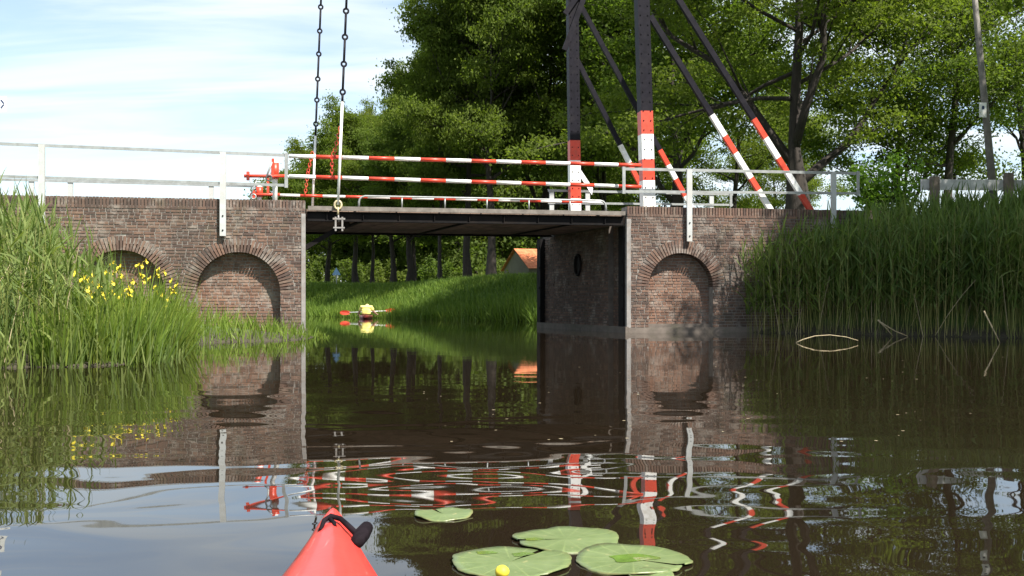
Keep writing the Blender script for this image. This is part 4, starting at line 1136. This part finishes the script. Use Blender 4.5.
# yellow flag irises: clumps with leaves and single flowers
def flower_mesh(seed):
    rg = random.Random(seed); mb = MB()
    for k in range(3):
        a = k * 2.094 + rg.uniform(-0.2, 0.2); d = Vector((math.cos(a), math.sin(a), 0)); s = Vector((-math.sin(a), math.cos(a), 0))
        p = [Vector((0, 0, 0)), d * 0.035 + Z3 * 0.022, d * 0.065 - Z3 * 0.005, d * 0.072 - Z3 * 0.04]; w = [0.008, 0.026, 0.032, 0.012]
        vs = []
        for q, ww in zip(p, w): vs += [q - s * ww, q + s * ww]
        mb.add(vs, [(0, 1, 3, 2), (2, 3, 5, 4), (4, 5, 7, 6)])
        a += 1.047; d = Vector((math.cos(a), math.sin(a), 0)); s = Vector((-math.sin(a), math.cos(a), 0))
        vs = [Vector((0, 0, 0)) - s * 0.006, s * 0.006, d * 0.012 + Z3 * 0.05 + s * 0.014, d * 0.012 + Z3 * 0.05 - s * 0.014, d * 0.03 + Z3 * 0.078]
        mb.add(vs, [(0, 1, 2, 3), (3, 2, 4)])
    me = bpy.data.meshes.new('flower'); me.from_pydata(mb.v, [], mb.f); me.materials.append(M['yellow_petal']); me.update(); me.validate(); return me
fl_me = [flower_mesh(k) for k in range(3)]
ri = np.random.default_rng(31)
iris_spots = [  # pixel of the foot, distance, height, flower pixels
    (128, 13.6, 1.25, [(113, 264), (120, 268), (121, 276), (106, 273)]),
    (150, 13.9, 1.25, [(138, 266), (146, 262), (141, 276), (150, 279), (133, 283)]),
    (164, 14.3, 1.12, [(159, 270), (164, 273), (172, 281), (170, 289), (162, 296), (174, 293)]),
    (104, 12.8, 1.12, [(99, 287), (92, 277), (98, 293)]),
    (78, 12.2, 0.90, [(75, 274), (84, 280)]),
    (140, 11.6, 0.85, []), (118, 11.4, 0.8, []), (158, 12.9, 0.85, []), (90, 11.2, 0.75, []), (60, 11.0, 0.75, []), (172, 15.6, 0.9, []), (142, 12.6, 1.05, [(129, 290), (121, 297)]), (112, 12.0, 1.0, [(88, 291), (104, 299), (113, 284)]), (170, 14.0, 0.85, [(177, 286), (168, 300), (156, 287)])]
iris_labels = ['yellow iris clump whose four flowers stand left of the arch crown', 'yellow iris clump flowering right below the left arched niche', 'rightmost flowering yellow iris clump, nearest the second niche',
               'yellow iris clump with three low flowers at the reed edge', 'yellow iris clump with two flowers deep among the reeds',
               'flowerless iris clump in front of the flowering ones', 'flowerless iris clump at the water edge below the left niche', 'flowerless iris clump leaning right over the water', 'flowerless iris clump at the water beside the reeds',
               'leftmost flowerless iris clump at the foot of the reeds', 'flowerless iris clump where the sedge begins', 'yellow iris clump with two low flowers', 'yellow iris clump with low flowers before the reeds', 'yellow iris clump drooping right towards the second niche']
for (px_, Y, h, fl), lab in zip(iris_spots, iris_labels):
    x, y = T(px_, Y); z = max(-0.08, float(height(x, y)) - 0.02)
    root = empty('iris_clump', (x, y, z), lab, 'iris', 'yellow flag irises by the water')
    n = 130
    a = ri.uniform(0, 6.28, n); rr = np.sqrt(ri.uniform(0, 1, n)) * 0.30
    base = np.stack([np.cos(a) * rr, np.sin(a) * rr, np.zeros(n)], 1)
    out = np.stack([np.cos(a), np.sin(a), np.zeros(n)], 1) * ri.uniform(0.02, 0.50, n)[:, None]
    dirs = unit(out + np.array([0.05, 0, 1]))
    lv, lq = ribbons(base, dirs, h * ri.uniform(0.6, 1.15, n), ri.uniform(0.018, 0.034, n), ri.uniform(0.0, 0.32, n), 5, 0.04, rng=ri)
    link('leaves', arrays_mesh('leaves', lv, lq, [M['iris_leaf']]), root)
    for fx, fy in fl:
        Yf = Y + ri.uniform(-0.3, 0.1); p = Vector(((fx - 512) / FPX * Yf, Yf, CAM_H + (HORIZON - fy) / FPX * Yf)) - Vector((x, y, z))
        st = link('flower_stem', None, root)
        mb = MB(); b0 = Vector((p.x * 0.4, p.y * 0.4, 0)); mb.tube([b0, b0.lerp(p, 0.5) + Vector((0.02, 0, 0)), p], [0.009, 0.007, 0.005], 5)
        me = bpy.data.meshes.new('flower_stem'); me.from_pydata(mb.v, [], mb.f); me.materials.append(M['iris_leaf']); me.update()
        bpy.data.objects.remove(st); st = link('flower_stem', me, root)
        f = link('flower', fl_me[int(ri.integers(0, 3))], st); f.location = p; f.rotation_euler = (ri.uniform(-0.3, 0.3), ri.uniform(-0.3, 0.3), ri.uniform(0, 6)); sc_ = ri.uniform(0.55, 0.82); f.scale = (sc_,) * 3
        if ri.uniform() < 0.6:
            f2 = link('flower', fl_me[int(ri.integers(0, 3))], st); f2.location = p + Vector((ri.uniform(-0.06, 0.06), ri.uniform(-0.04, 0.04), -ri.uniform(0.06, 0.12))); f2.rotation_euler = (ri.uniform(-0.4, 0.4), 0.3, ri.uniform(0, 6)); f2.scale = (0.58,) * 3

# grass on the far bank: reeds at the water, meadow grass above
rgB = np.random.default_rng(41)
nbk = 46000
def keep_bank(x, y):
    d = canal_dist(x, y); px_ = 512 + 1000 * x / np.maximum(y, 1)
    return (d > -0.3) & (d < 6.5) & (px_ > 296) & (px_ < 556) & (y > 31) & (x > -22)
pk = scatter(nbk, (-22, 6), (31, 70), keep_bank, rgB)
dk = canal_dist(pk[:, 0], pk[:, 1]); pxk = 512 + 1000 * pk[:, 0] / pk[:, 1]
hk = np.where(dk < 1.5, rgB.uniform(0.35, 0.75, nbk) * np.interp(pxk, [300, 430, 540], [0.8, 1.0, 1.5]), rgB.uniform(0.14, 0.40, nbk))
dk_ = unit(np.stack([rgB.normal(0, 0.25, nbk), rgB.normal(0, 0.25, nbk), np.ones(nbk)], 1))
sv, sq = ribbons(pk, dk_, hk, rgB.uniform(0.03, 0.055, nbk), rgB.uniform(0, 0.3, nbk), 2, 0.1, rng=rgB)
tag(link('bank_grass', arrays_mesh('bank_grass', sv, sq, [M['bank_grass']])), 'long grass on the far bank seen under the bridge', 'grass', kind='stuff')
# grass on the verge above the reeds and along the wall top
nv_ = 5000
pv = scatter(nv_, (5, 22), (20, 30), lambda x, y: (uv_of(x, y)[1] > -1.8) & (uv_of(x, y)[1] < 0.7) & (uv_of(x, y)[0] > 13.2), rgB)
dv_ = unit(np.stack([rgB.normal(0, 0.22, nv_), rgB.normal(0, 0.22, nv_), np.ones(nv_)], 1))
sv, sq = ribbons(pv, dv_, rgB.uniform(0.12, 0.38, nv_), rgB.uniform(0.012, 0.022, nv_), rgB.uniform(0, 0.35, nv_), 3, 0.1, rng=rgB)
tag(link('verge_grass', arrays_mesh('verge_grass', sv, sq, [M['reed_left']])), 'long grass on the verge by the timber fence', 'grass', kind='stuff')

# dry stalks at the edge of the right reeds
def stalk(label, pts, r):
    ws = []
    for (x, y, z) in pts:
        Y = CAM_H * FPX / (y - HORIZON) if z is None else z[0]
        zz = 0.004 if z is None else CAM_H + (HORIZON - y) / FPX * Y
        ws.append(Vector(((x - 512) / FPX * Y, Y, zz)))
    mb = MB(); n = len(ws)
    mb.tube(ws, [r * (1 - 0.5 * i / (n - 1)) for i in range(n)], 6)
    tag(mb.build('dry_reed_stalk', M['dry_reed'], None, origin=ws[0]), label, 'dry stalk', 'dry stalks lying at the reed edge')
Yw = CAM_H * FPX / (343.0 - HORIZON)
stalk('curved dry reed stalk arching just above the water', [(796, 343, None), (803, 339.5, (Yw,)), (815, 336, (Yw,)), (830, 335, (Yw,)), (846, 337, (Yw,)), (858, 340.5, (Yw,))], 0.012)
Yw = CAM_H * FPX / (336.5 - HORIZON)
stalk('dry broken stalk slanting down from the reeds to the water', [(878, 320, (Yw,)), (887, 329, (Yw,)), (893, 336.3, (Yw,))], 0.018)
stalk('dry stalk lying low across the broken one', [(880, 322, (Yw - 0.1,)), (895, 331, (Yw - 0.1,)), (908, 336.4, (Yw - 0.1,))], 0.016)
Yw = CAM_H * FPX / (343.0 - HORIZON)
stalk('dry stick leaning at the far right of the reeds', [(984, 311, (Yw + 0.2,)), (992, 327, (Yw + 0.1,)), (1000, 342.8, (Yw,))], 0.015)

# ------------------------------------------------------------------ lily pads
def lily_pad(label, cx_, cy_, w_px, notch, seed):
    Y = CAM_H * FPX / (cy_ - HORIZON); X = (cx_ - 512) / FPX * Y; R = w_px / FPX * Y / 2
    rg = random.Random(seed); n, rings = 64, 7
    vs = [(0, 0, 0.004)]; fs = []
    ph = [rg.uniform(0, 6.28) for _ in range(4)]
    bites = [(rg.uniform(0, 6.28), rg.uniform(0.03, 0.07), rg.uniform(0.03, 0.08)) for _ in range(3)]
    for j in range(1, rings + 1):
        f = j / rings
        for i in range(n + 1):
            t = notch + 0.07 + (2 * math.pi - 0.14) * i / n
            rr = R * f * (1 + 0.020 * math.sin(3 * t + ph[0]) + 0.012 * math.sin(9 * t + ph[1]) * f + 0.008 * math.sin(23 * t + ph[2]) * f)
            if j == rings:
                for bt, bw, bd in bites: rr *= 1 - bd * math.exp(-(((t - bt + math.pi) % (2 * math.pi) - math.pi) / bw) ** 2)
            e = min(i, n - i) / n
            if e < 0.04: rr *= 0.93 + 0.07 * e / 0.04
            z = 0.004 + 0.004 * math.sin(2 * t + ph[3]) * f + (0.005 * (0.5 + 0.5 * math.sin(5 * t + ph[1])) if j == rings else 0)
            vs.append((rr * math.cos(t), rr * math.sin(t), max(0.002, z)))
    for i in range(n): fs.append((0, 1 + i, 2 + i))
    for j in range(rings - 1):
        for i in range(n):
            a = 1 + j * (n + 1) + i; fs.append((a, a + n + 1, a + n + 2, a + 1))
    nt_ = len(vs); vs += [(x, y, z - 0.004) for x, y, z in vs[1 + (rings - 1) * (n + 1):]]
    for i in range(n):
        a = 1 + (rings - 1) * (n + 1) + i; b = nt_ + i; fs.append((a, b, b + 1, a + 1))
    me = bpy.data.meshes.new('lily_pad'); me.from_pydata(vs, [], fs); me.materials.append(M['lily'])
    me.polygons.foreach_set('use_smooth', [True] * len(me.polygons)); me.update(); me.validate()
    o = link('lily_pad', me); o.location = (X, Y, 0.001)
    o['seed'] = seed; o['R'] = R
    tag(o, label, 'lily pad', 'lily pads near the kayak'); return o, R
def pad_z(seed, notch, R, x, y):
    rg = random.Random(seed); ph = [rg.uniform(0, 6.28) for _ in range(4)]
    t = math.atan2(y, x); return 0.004 + 0.004 * math.sin(2 * t + ph[3]) * min(1, math.hypot(x, y) / R)
def wet(o, pts):
    mb = MB(); 
    c = Vector((sum(p[0] for p in pts) / len(pts), sum(p[1] for p in pts) / len(pts), 0))
    zf = lambda x, y: max(0.002, pad_z(o['seed'], 0, o['R'], x, y)) + 0.0012
    n = len(pts); inner = [(c.x + (p[0] - c.x) * 0.5, c.y + (p[1] - c.y) * 0.5) for p in pts]
    mb.add([(p[0], p[1], zf(*p)) for p in pts] + [(p[0], p[1], zf(*p)) for p in inner] + [(c.x, c.y, zf(c.x, c.y))], [(i, (i + 1) % n, n + (i + 1) % n, n + i) for i in range(n)] + [(n + i, n + (i + 1) % n, 2 * n) for i in range(n)]); ob = mb.build('wet_patch', M['lily_wet'], o, origin=(0, 0, 0))
p1, R1 = lily_pad('round green lily pad with the yellow bud before it', 511, 563, 120, 0.95, 1)
p2, R2 = lily_pad('green lily pad behind the other two, with a torn left edge', 566, 540.5, 106, 3.35, 2)
p3, R3 = lily_pad('green lily pad on the right with a wet dark patch', 633, 561, 116, 5.75, 3)
p4, R4 = lily_pad('small lone lily pad floating farther from the kayak', 443, 515.2, 58, 2.0, 4)
p5, R5 = lily_pad('small lily leaf tucked under the right pad at the bottom edge', 652, 577, 46, 4.0, 5)
rw = random.Random(9)
def blob(cx_, cy_, ax, ay): return [(cx_ + ax * math.cos(t) * (1 + 0.22 * math.sin(3 * t + 1)), cy_ + ay * math.sin(t) * (1 + 0.3 * math.sin(2 * t))) for t in [2 * math.pi * i / 22 for i in range(22)]]
wet(p3, blob(0.0, 0.01, 0.065, 0.040)); wet(p1, blob(0.03, 0.075, 0.03, 0.022)); wet(p1, blob(-0.07, 0.09, 0.03, 0.02))
wet(p2, blob(-0.095, -0.015, 0.03, 0.022))
Yb = 2.515; bx_ = (502 - 512) / FPX * Yb
bud = empty('lily_bud', (bx_, Yb, 0.0), 'small round yellow water lily bud at the bottom of the picture', 'lily bud')
mb = MB(); rb_ = 0.0172; zc_ = 0.022
rows = 9; ring = 16
for j in range(rows + 1):
    th = math.pi * j / rows
    for i in range(ring):
        p = 2 * math.pi * i / ring; k = 1 + 0.10 * abs(math.cos(2.5 * p)) * math.sin(th)
        mb.v.append((bx_ + rb_ * k * math.sin(th) * math.cos(p), Yb + rb_ * k * math.sin(th) * math.sin(p), zc_ + rb_ * 0.95 * math.cos(th)))
for j in range(rows):
    for i in range(ring):
        mb.f.append([j * ring + i, (j + 1) * ring + i, (j + 1) * ring + (i + 1) % ring, j * ring + (i + 1) % ring]); mb.m.append(0); mb.sm.append(True)
mb.build('petals', M['yellow_petal'], bud)
mb = MB(); mb.tube([(bx_ + 0.03, Yb + 0.03, -0.03), (bx_, Yb, 0.006)], 0.006, 7); mb.build('stem', M['lily'], bud)

# pollen and leaf scraps drifting on the water
rgF = np.random.default_rng(51)
nf = 80
Yf = 1.0 / rgF.uniform(1 / 22.0, 1 / 5.0, nf); Xf = rgF.uniform(-0.12, 0.5, nf) * Yf
sel = canal_dist(Xf, Yf) < -0.3; Xf, Yf = Xf[sel], Yf[sel]; nf = len(Xf)
sz = rgF.uniform(0.004, 0.013, nf); an = rgF.uniform(0, 6.28, nf)
vv = []
for k in range(5):
    t = an + 2 * np.pi * k / 5; vv.append(np.stack([Xf + np.cos(t) * sz * rgF.uniform(0.6, 1.4, nf), Yf + np.sin(t) * sz * rgF.uniform(0.6, 1.4, nf), np.full(nf, 0.003)], 1))
vv = np.stack(vv, 1).reshape(-1, 3)
tag(link('floating_scraps', arrays_mesh('floating_scraps', vv, np.arange(nf * 5).reshape(-1, 5), [M['dry_reed']])), 'pale pollen and leaf scraps drifting on the dark water', 'scraps', kind='stuff')

# ------------------------------------------------------------------ kayaks
def kayak_hull(tip, axis, L, stations, parent, mats, name='hull'):
    """tip: bow point at deck level; axis: unit vector from bow to stern; stations (d, half width, gunwale z, ridge z, keel z)"""
    side = Vector((-axis.y, axis.x, 0)); mb = MB(); m = 14
    for (d, w, zg, zr, zk) in stations:
        c = Vector((tip.x, tip.y, 0)) + axis * d
        prof = []
        for k in range(m):
            if k <= 6:   # deck from the right gunwale over the ridge to the left
                s = 1 - k / 3.0; zz = zg + (zr - zg) * (1 - abs(s) ** 1.5); prof.append((s * w, zz))
            else:
                s = -math.cos(math.pi * (k - 6.5) / 7.0); zz = zg - (zg - zk) * (math.sin(math.pi * (k - 6.5) / 7.0) ** 0.6); prof.append((s * w * 0.985, zz))
        for s, zz in prof:
            q = c + side * s; mb.v.append((q.x, q.y, zz))
    ns = len(stations)
    for i in range(ns - 1):
        for k in range(m):
            k2 = (k + 1) % m; mb.f.append([i * m + k, i * m + k2, (i + 1) * m + k2, (i + 1) * m + k]); mb.m.append(0); mb.sm.append(True)
    mb.f.append(list(range(m))[::-1]); mb.m.append(0); mb.sm.append(False)
    mb.f.append([(ns - 1) * m + k for k in range(m)]); mb.m.append(0); mb.sm.append(False)
    return mb.build(name, mats, parent)
tip = Vector((-0.348, 1.945, 0.285)); ax = Vector((0.156, -1, 0)).normalized()
kroot = empty('kayak', Vector((0, 0, 0)), 'red kayak bow with a black carrying toggle at the bottom of the picture', 'kayak')
st = [(-0.012, 0.006, 0.286, 0.294, 0.19), (0.0, 0.018, 0.282, 0.300, 0.14), (0.03, 0.028, 0.275, 0.301, 0.08), (0.10, 0.041, 0.264, 0.297, 0.02), (0.22, 0.062, 0.255, 0.293, -0.03), (0.40, 0.092, 0.249, 0.290, -0.06),
      (0.65, 0.128, 0.245, 0.290, -0.08), (0.95, 0.185, 0.240, 0.288, -0.09), (1.3, 0.240, 0.235, 0.283, -0.10), (1.7, 0.280, 0.232, 0.270, -0.10), (2.1, 0.295, 0.23, 0.255, -0.10), (2.6, 0.28, 0.23, 0.25, -0.10), (3.2, 0.21, 0.235, 0.255, -0.08), (3.7, 0.11, 0.245, 0.265, -0.03), (4.05, 0.02, 0.26, 0.275, 0.12)]
kayak_hull(tip, ax, 4.05, st, kroot, M['kayak_red'])
sd = Vector((-ax.y, ax.x, 0))
mb = MB()
cc = Vector((tip.x, tip.y, 0)) + ax * 1.98
ov = [cc + ax * 0.42 * math.cos(t) + sd * 0.21 * math.sin(t) + Z3 * 0.275 for t in [2 * math.pi * i / 28 for i in range(29)]]
mb.tube(ov, 0.018, 8, cap=False); mb.build('coaming', M['black_rope'], kroot)
mb = MB(); mb.add([v - Z3 * 0.004 for v in ov[:-1]], [list(range(28))]); mb.build('cockpit_floor', M['black_rope'], kroot)
def kp(d, s, z):
    d += 0.050; z += 0.000
    q = Vector((tip.x, tip.y, 0)) + ax * d + sd * s
    return Vector((q.x, q.y, z))
# carrying loop threaded through the bow, its toggle lying over the right edge (right of the picture = -sd side)
rs = 1 if sd.x > 0 else -1
mb = MB(); mb.tube([kp(0.085, -rs * 0.020, 0.286), kp(0.055, -rs * 0.014, 0.298), kp(0.045, -rs * 0.002, 0.304), kp(0.058, rs * 0.016, 0.301), kp(0.078, rs * 0.030, 0.292), kp(0.098, rs * 0.046, 0.280)], [0.004, 0.0045, 0.005, 0.005, 0.0055, 0.006], 8)
mb.tube([kp(0.05, -rs * 0.004, 0.300), kp(0.070, rs * 0.004, 0.297), kp(0.082, rs * 0.006, 0.292)], 0.004, 7); mb.build('carrying_loop', M['black_rope'], kroot)
mb = MB(); mb.tube([kp(0.125, rs * 0.042, 0.266), kp(0.117, rs * 0.046, 0.271), kp(0.088, rs * 0.056, 0.279), kp(0.064, rs * 0.064, 0.285), kp(0.057, rs * 0.066, 0.286)], [0.006, 0.0125, 0.0145, 0.012, 0.006], 12); mb.build('toggle', M['black_rope'], kroot)
mb = MB(); mb.torus(kp(0.10, 0, 0.292), Z3, 0.012, 0.004, 12, 6); mb.build('deck_eyelet', M['kayak_dark'], kroot)

# ---- the other paddler, beyond the bridge
KY = 43.0; KX = (366 - 512) / FPX * KY
kroot2 = empty('kayak', (KX, KY, 0), 'dark red kayak of the paddler beyond the bridge', 'kayak')
ax2 = Vector((0.12, -1, 0)).normalized(); tip2 = Vector((KX, KY, 0)) - ax2 * 2.0
st2 = [(0, 0.02, 0.17, 0.18, 0.08), (0.3, 0.09, 0.15, 0.17, 0.0), (0.9, 0.2, 0.13, 0.16, -0.05), (1.6, 0.29, 0.12, 0.15, -0.07), (2.1, 0.30, 0.12, 0.14, -0.07), (2.8, 0.25, 0.12, 0.14, -0.06), (3.4, 0.14, 0.13, 0.15, -0.03), (3.8, 0.02, 0.15, 0.16, 0.06)]
kayak_hull(tip2, ax2, 3.8, st2, kroot2, M['kayak_dark'])
mb = MB(); cc = Vector((KX, KY, 0)); s2 = Vector((-ax2.y, ax2.x, 0))
mb.tube([cc + ax2 * 0.38 * math.cos(t) + s2 * 0.23 * math.sin(t) + Z3 * 0.155 for t in [2 * math.pi * i / 20 for i in range(21)]], 0.018, 6, cap=False); mb.build('coaming', M['black_rope'], kroot2)

def skin_body(name, chains, radii, mat, parent, sub=2):
    """chains: lists of (key, point); shared keys join; first key is the root"""
    ids, vs, es = {}, [], []
    for ch in chains:
        prev = None
        for key, p in ch:
            if key not in ids: ids[key] = len(vs); vs.append(tuple(p))
            if prev is not None: es.append((prev, ids[key]))
            prev = ids[key]
    me = bpy.data.meshes.new(name); me.from_pydata(vs, es, []); me.materials.append(mat)
    o = link(name, me, parent)
    md = o.modifiers.new('skin', 'SKIN'); md.use_smooth_shade = True; md.use_x_symmetry = False
    sk = me.skin_vertices[0].data
    for key, i in ids.items():
        r = radii[key]; sk[i].radius = (r, r) if not isinstance(r, tuple) else r; sk[i].use_root = (i == 0)
    sb = o.modifiers.new('sub', 'SUBSURF'); sb.levels = sub; sb.render_levels = sub
    return o
person = empty('person', (KX, KY, 0.12), 'person in a yellow top bent forward, paddling the far kayak with a red-bladed paddle', 'person')
# seen from behind: seated, bent forward over the deck, arms out to a level paddle. local: +x right, +y forward, z up
pz = -0.11
sh = {'pelvis': (0, 0, pz + 0.10), 'waist': (0, 0.03, pz + 0.24), 'chest': (0, 0.09, pz + 0.40), 'upper': (0, 0.14, pz + 0.50), 'neck': (0, 0.24, pz + 0.53), 'head0': (0, 0.33, pz + 0.51), 'head1': (0, 0.42, pz + 0.47)}
chains = [[(k, sh[k]) for k in ('pelvis', 'waist', 'chest', 'upper', 'neck', 'head0', 'head1')]]
rad = {'pelvis': (0.18, 0.13), 'waist': (0.17, 0.12), 'chest': (0.19, 0.135), 'upper': (0.16, 0.11), 'neck': 0.06, 'head0': 0.085, 'head1': 0.075}
for s, n_ in ((-1, 'l'), (1, 'r')):
    arm = [('upper', sh['upper']), ('sho' + n_, (s * 0.19, 0.13, pz + 0.46)), ('elb' + n_, (s * 0.33, 0.24, pz + 0.24)), ('wri' + n_, (s * 0.40, 0.42, pz + 0.16)), ('pal' + n_, (s * 0.41, 0.485, pz + 0.150))]
    chains.append(arm); rad.update({'sho' + n_: 0.075, 'elb' + n_: 0.05, 'wri' + n_: 0.032, 'pal' + n_: (0.042, 0.022)})
    for fi in range(4):
        ox = (fi - 1.5) * 0.021; k = '%s%d' % (n_, fi); ln = (0.9, 1.0, 0.95, 0.75)[fi]
        chains.append([('pal' + n_, arm[-1][1]), ('f1' + k, (s * 0.41 + ox, 0.535, pz + 0.165)), ('f2' + k, (s * 0.41 + ox, 0.535 + 0.033 * ln, pz + 0.145)), ('f3' + k, (s * 0.41 + ox, 0.535 + 0.012, pz + 0.118))])
        rad.update({'f1' + k: 0.010, 'f2' + k: 0.009, 'f3' + k: 0.008})
    chains.append([('pal' + n_, arm[-1][1]), ('t1' + n_, (s * 0.375, 0.51, pz + 0.125)), ('t2' + n_, (s * 0.372, 0.54, pz + 0.112))]); rad.update({'t1' + n_: 0.012, 't2' + n_: 0.010})
    chains.append([('pelvis', sh['pelvis']), ('thi' + n_, (s * 0.10, 0.10, pz + 0.07)), ('kne' + n_, (s * 0.14, 0.50, pz + 0.10)), ('ank' + n_, (s * 0.12, 0.92, pz + 0.02)), ('toe' + n_, (s * 0.13, 1.0, pz + 0.09))])
    rad.update({'thi' + n_: 0.085, 'kne' + n_: 0.055, 'ank' + n_: 0.035, 'toe' + n_: 0.03})
skin_body('body', chains, rad, M['skin'], person)
jr = {k: (tuple(x + 0.045 for x in r) if isinstance(r, tuple) else r + 0.035) for k, r in rad.items()}
ch2 = [[(k, sh[k]) for k in ('pelvis', 'waist', 'chest', 'upper')]]
for s, n_ in ((-1, 'l'), (1, 'r')): ch2.append([('upper', sh['upper']), ('sho' + n_, (s * 0.19, 0.13, pz + 0.46)), ('mid' + n_, (s * 0.285, 0.20, pz + 0.31))]); jr['mid' + n_] = 0.075
skin_body('yellow_jacket', ch2, jr, M['yellow_cloth'], person)
ch3 = [[('a', (0, 0.322, pz + 0.530)), ('b', (0, 0.38, pz + 0.525)), ('c', (0, 0.43, pz + 0.49))]]
skin_body('cap', ch3, {'a': 0.088, 'b': 0.095, 'c': 0.08}, M['yellow_cloth'], person)
# paddle held level across the deck
pad = empty('paddle', (KX, KY + 0.55, 0.30), 'double paddle with red blades held across the far kayak', 'paddle')
mb = MB(); mb.tube([(KX - 0.80, KY + 0.55, 0.245), (KX + 0.80, KY + 0.55, 0.315)], 0.016, 8); mb.build('shaft', M['white'], pad)
for s in (-1, 1):
    c = Vector((KX + s * 0.98, KY + 0.55, 0.28 + s * 0.045)); mb = MB(); n = 16
    ring0 = [(c.x + 0.24 * math.cos(t), c.y - 0.012 + 0.03 * math.cos(t) ** 2, c.z + 0.10 * math.sin(t) * (1 + 0.15 * s * math.cos(t))) for t in [2 * math.pi * i / n for i in range(n)]]
    ring1 = [(x, y + 0.014, z) for x, y, z in ring0]
    mb.add(ring0 + ring1, [list(range(n)), list(range(n, 2 * n))[::-1]] + [(i, i + n, (i + 1) % n + n, (i + 1) % n) for i in range(n)]); mb.build('blade', M['red'], pad)
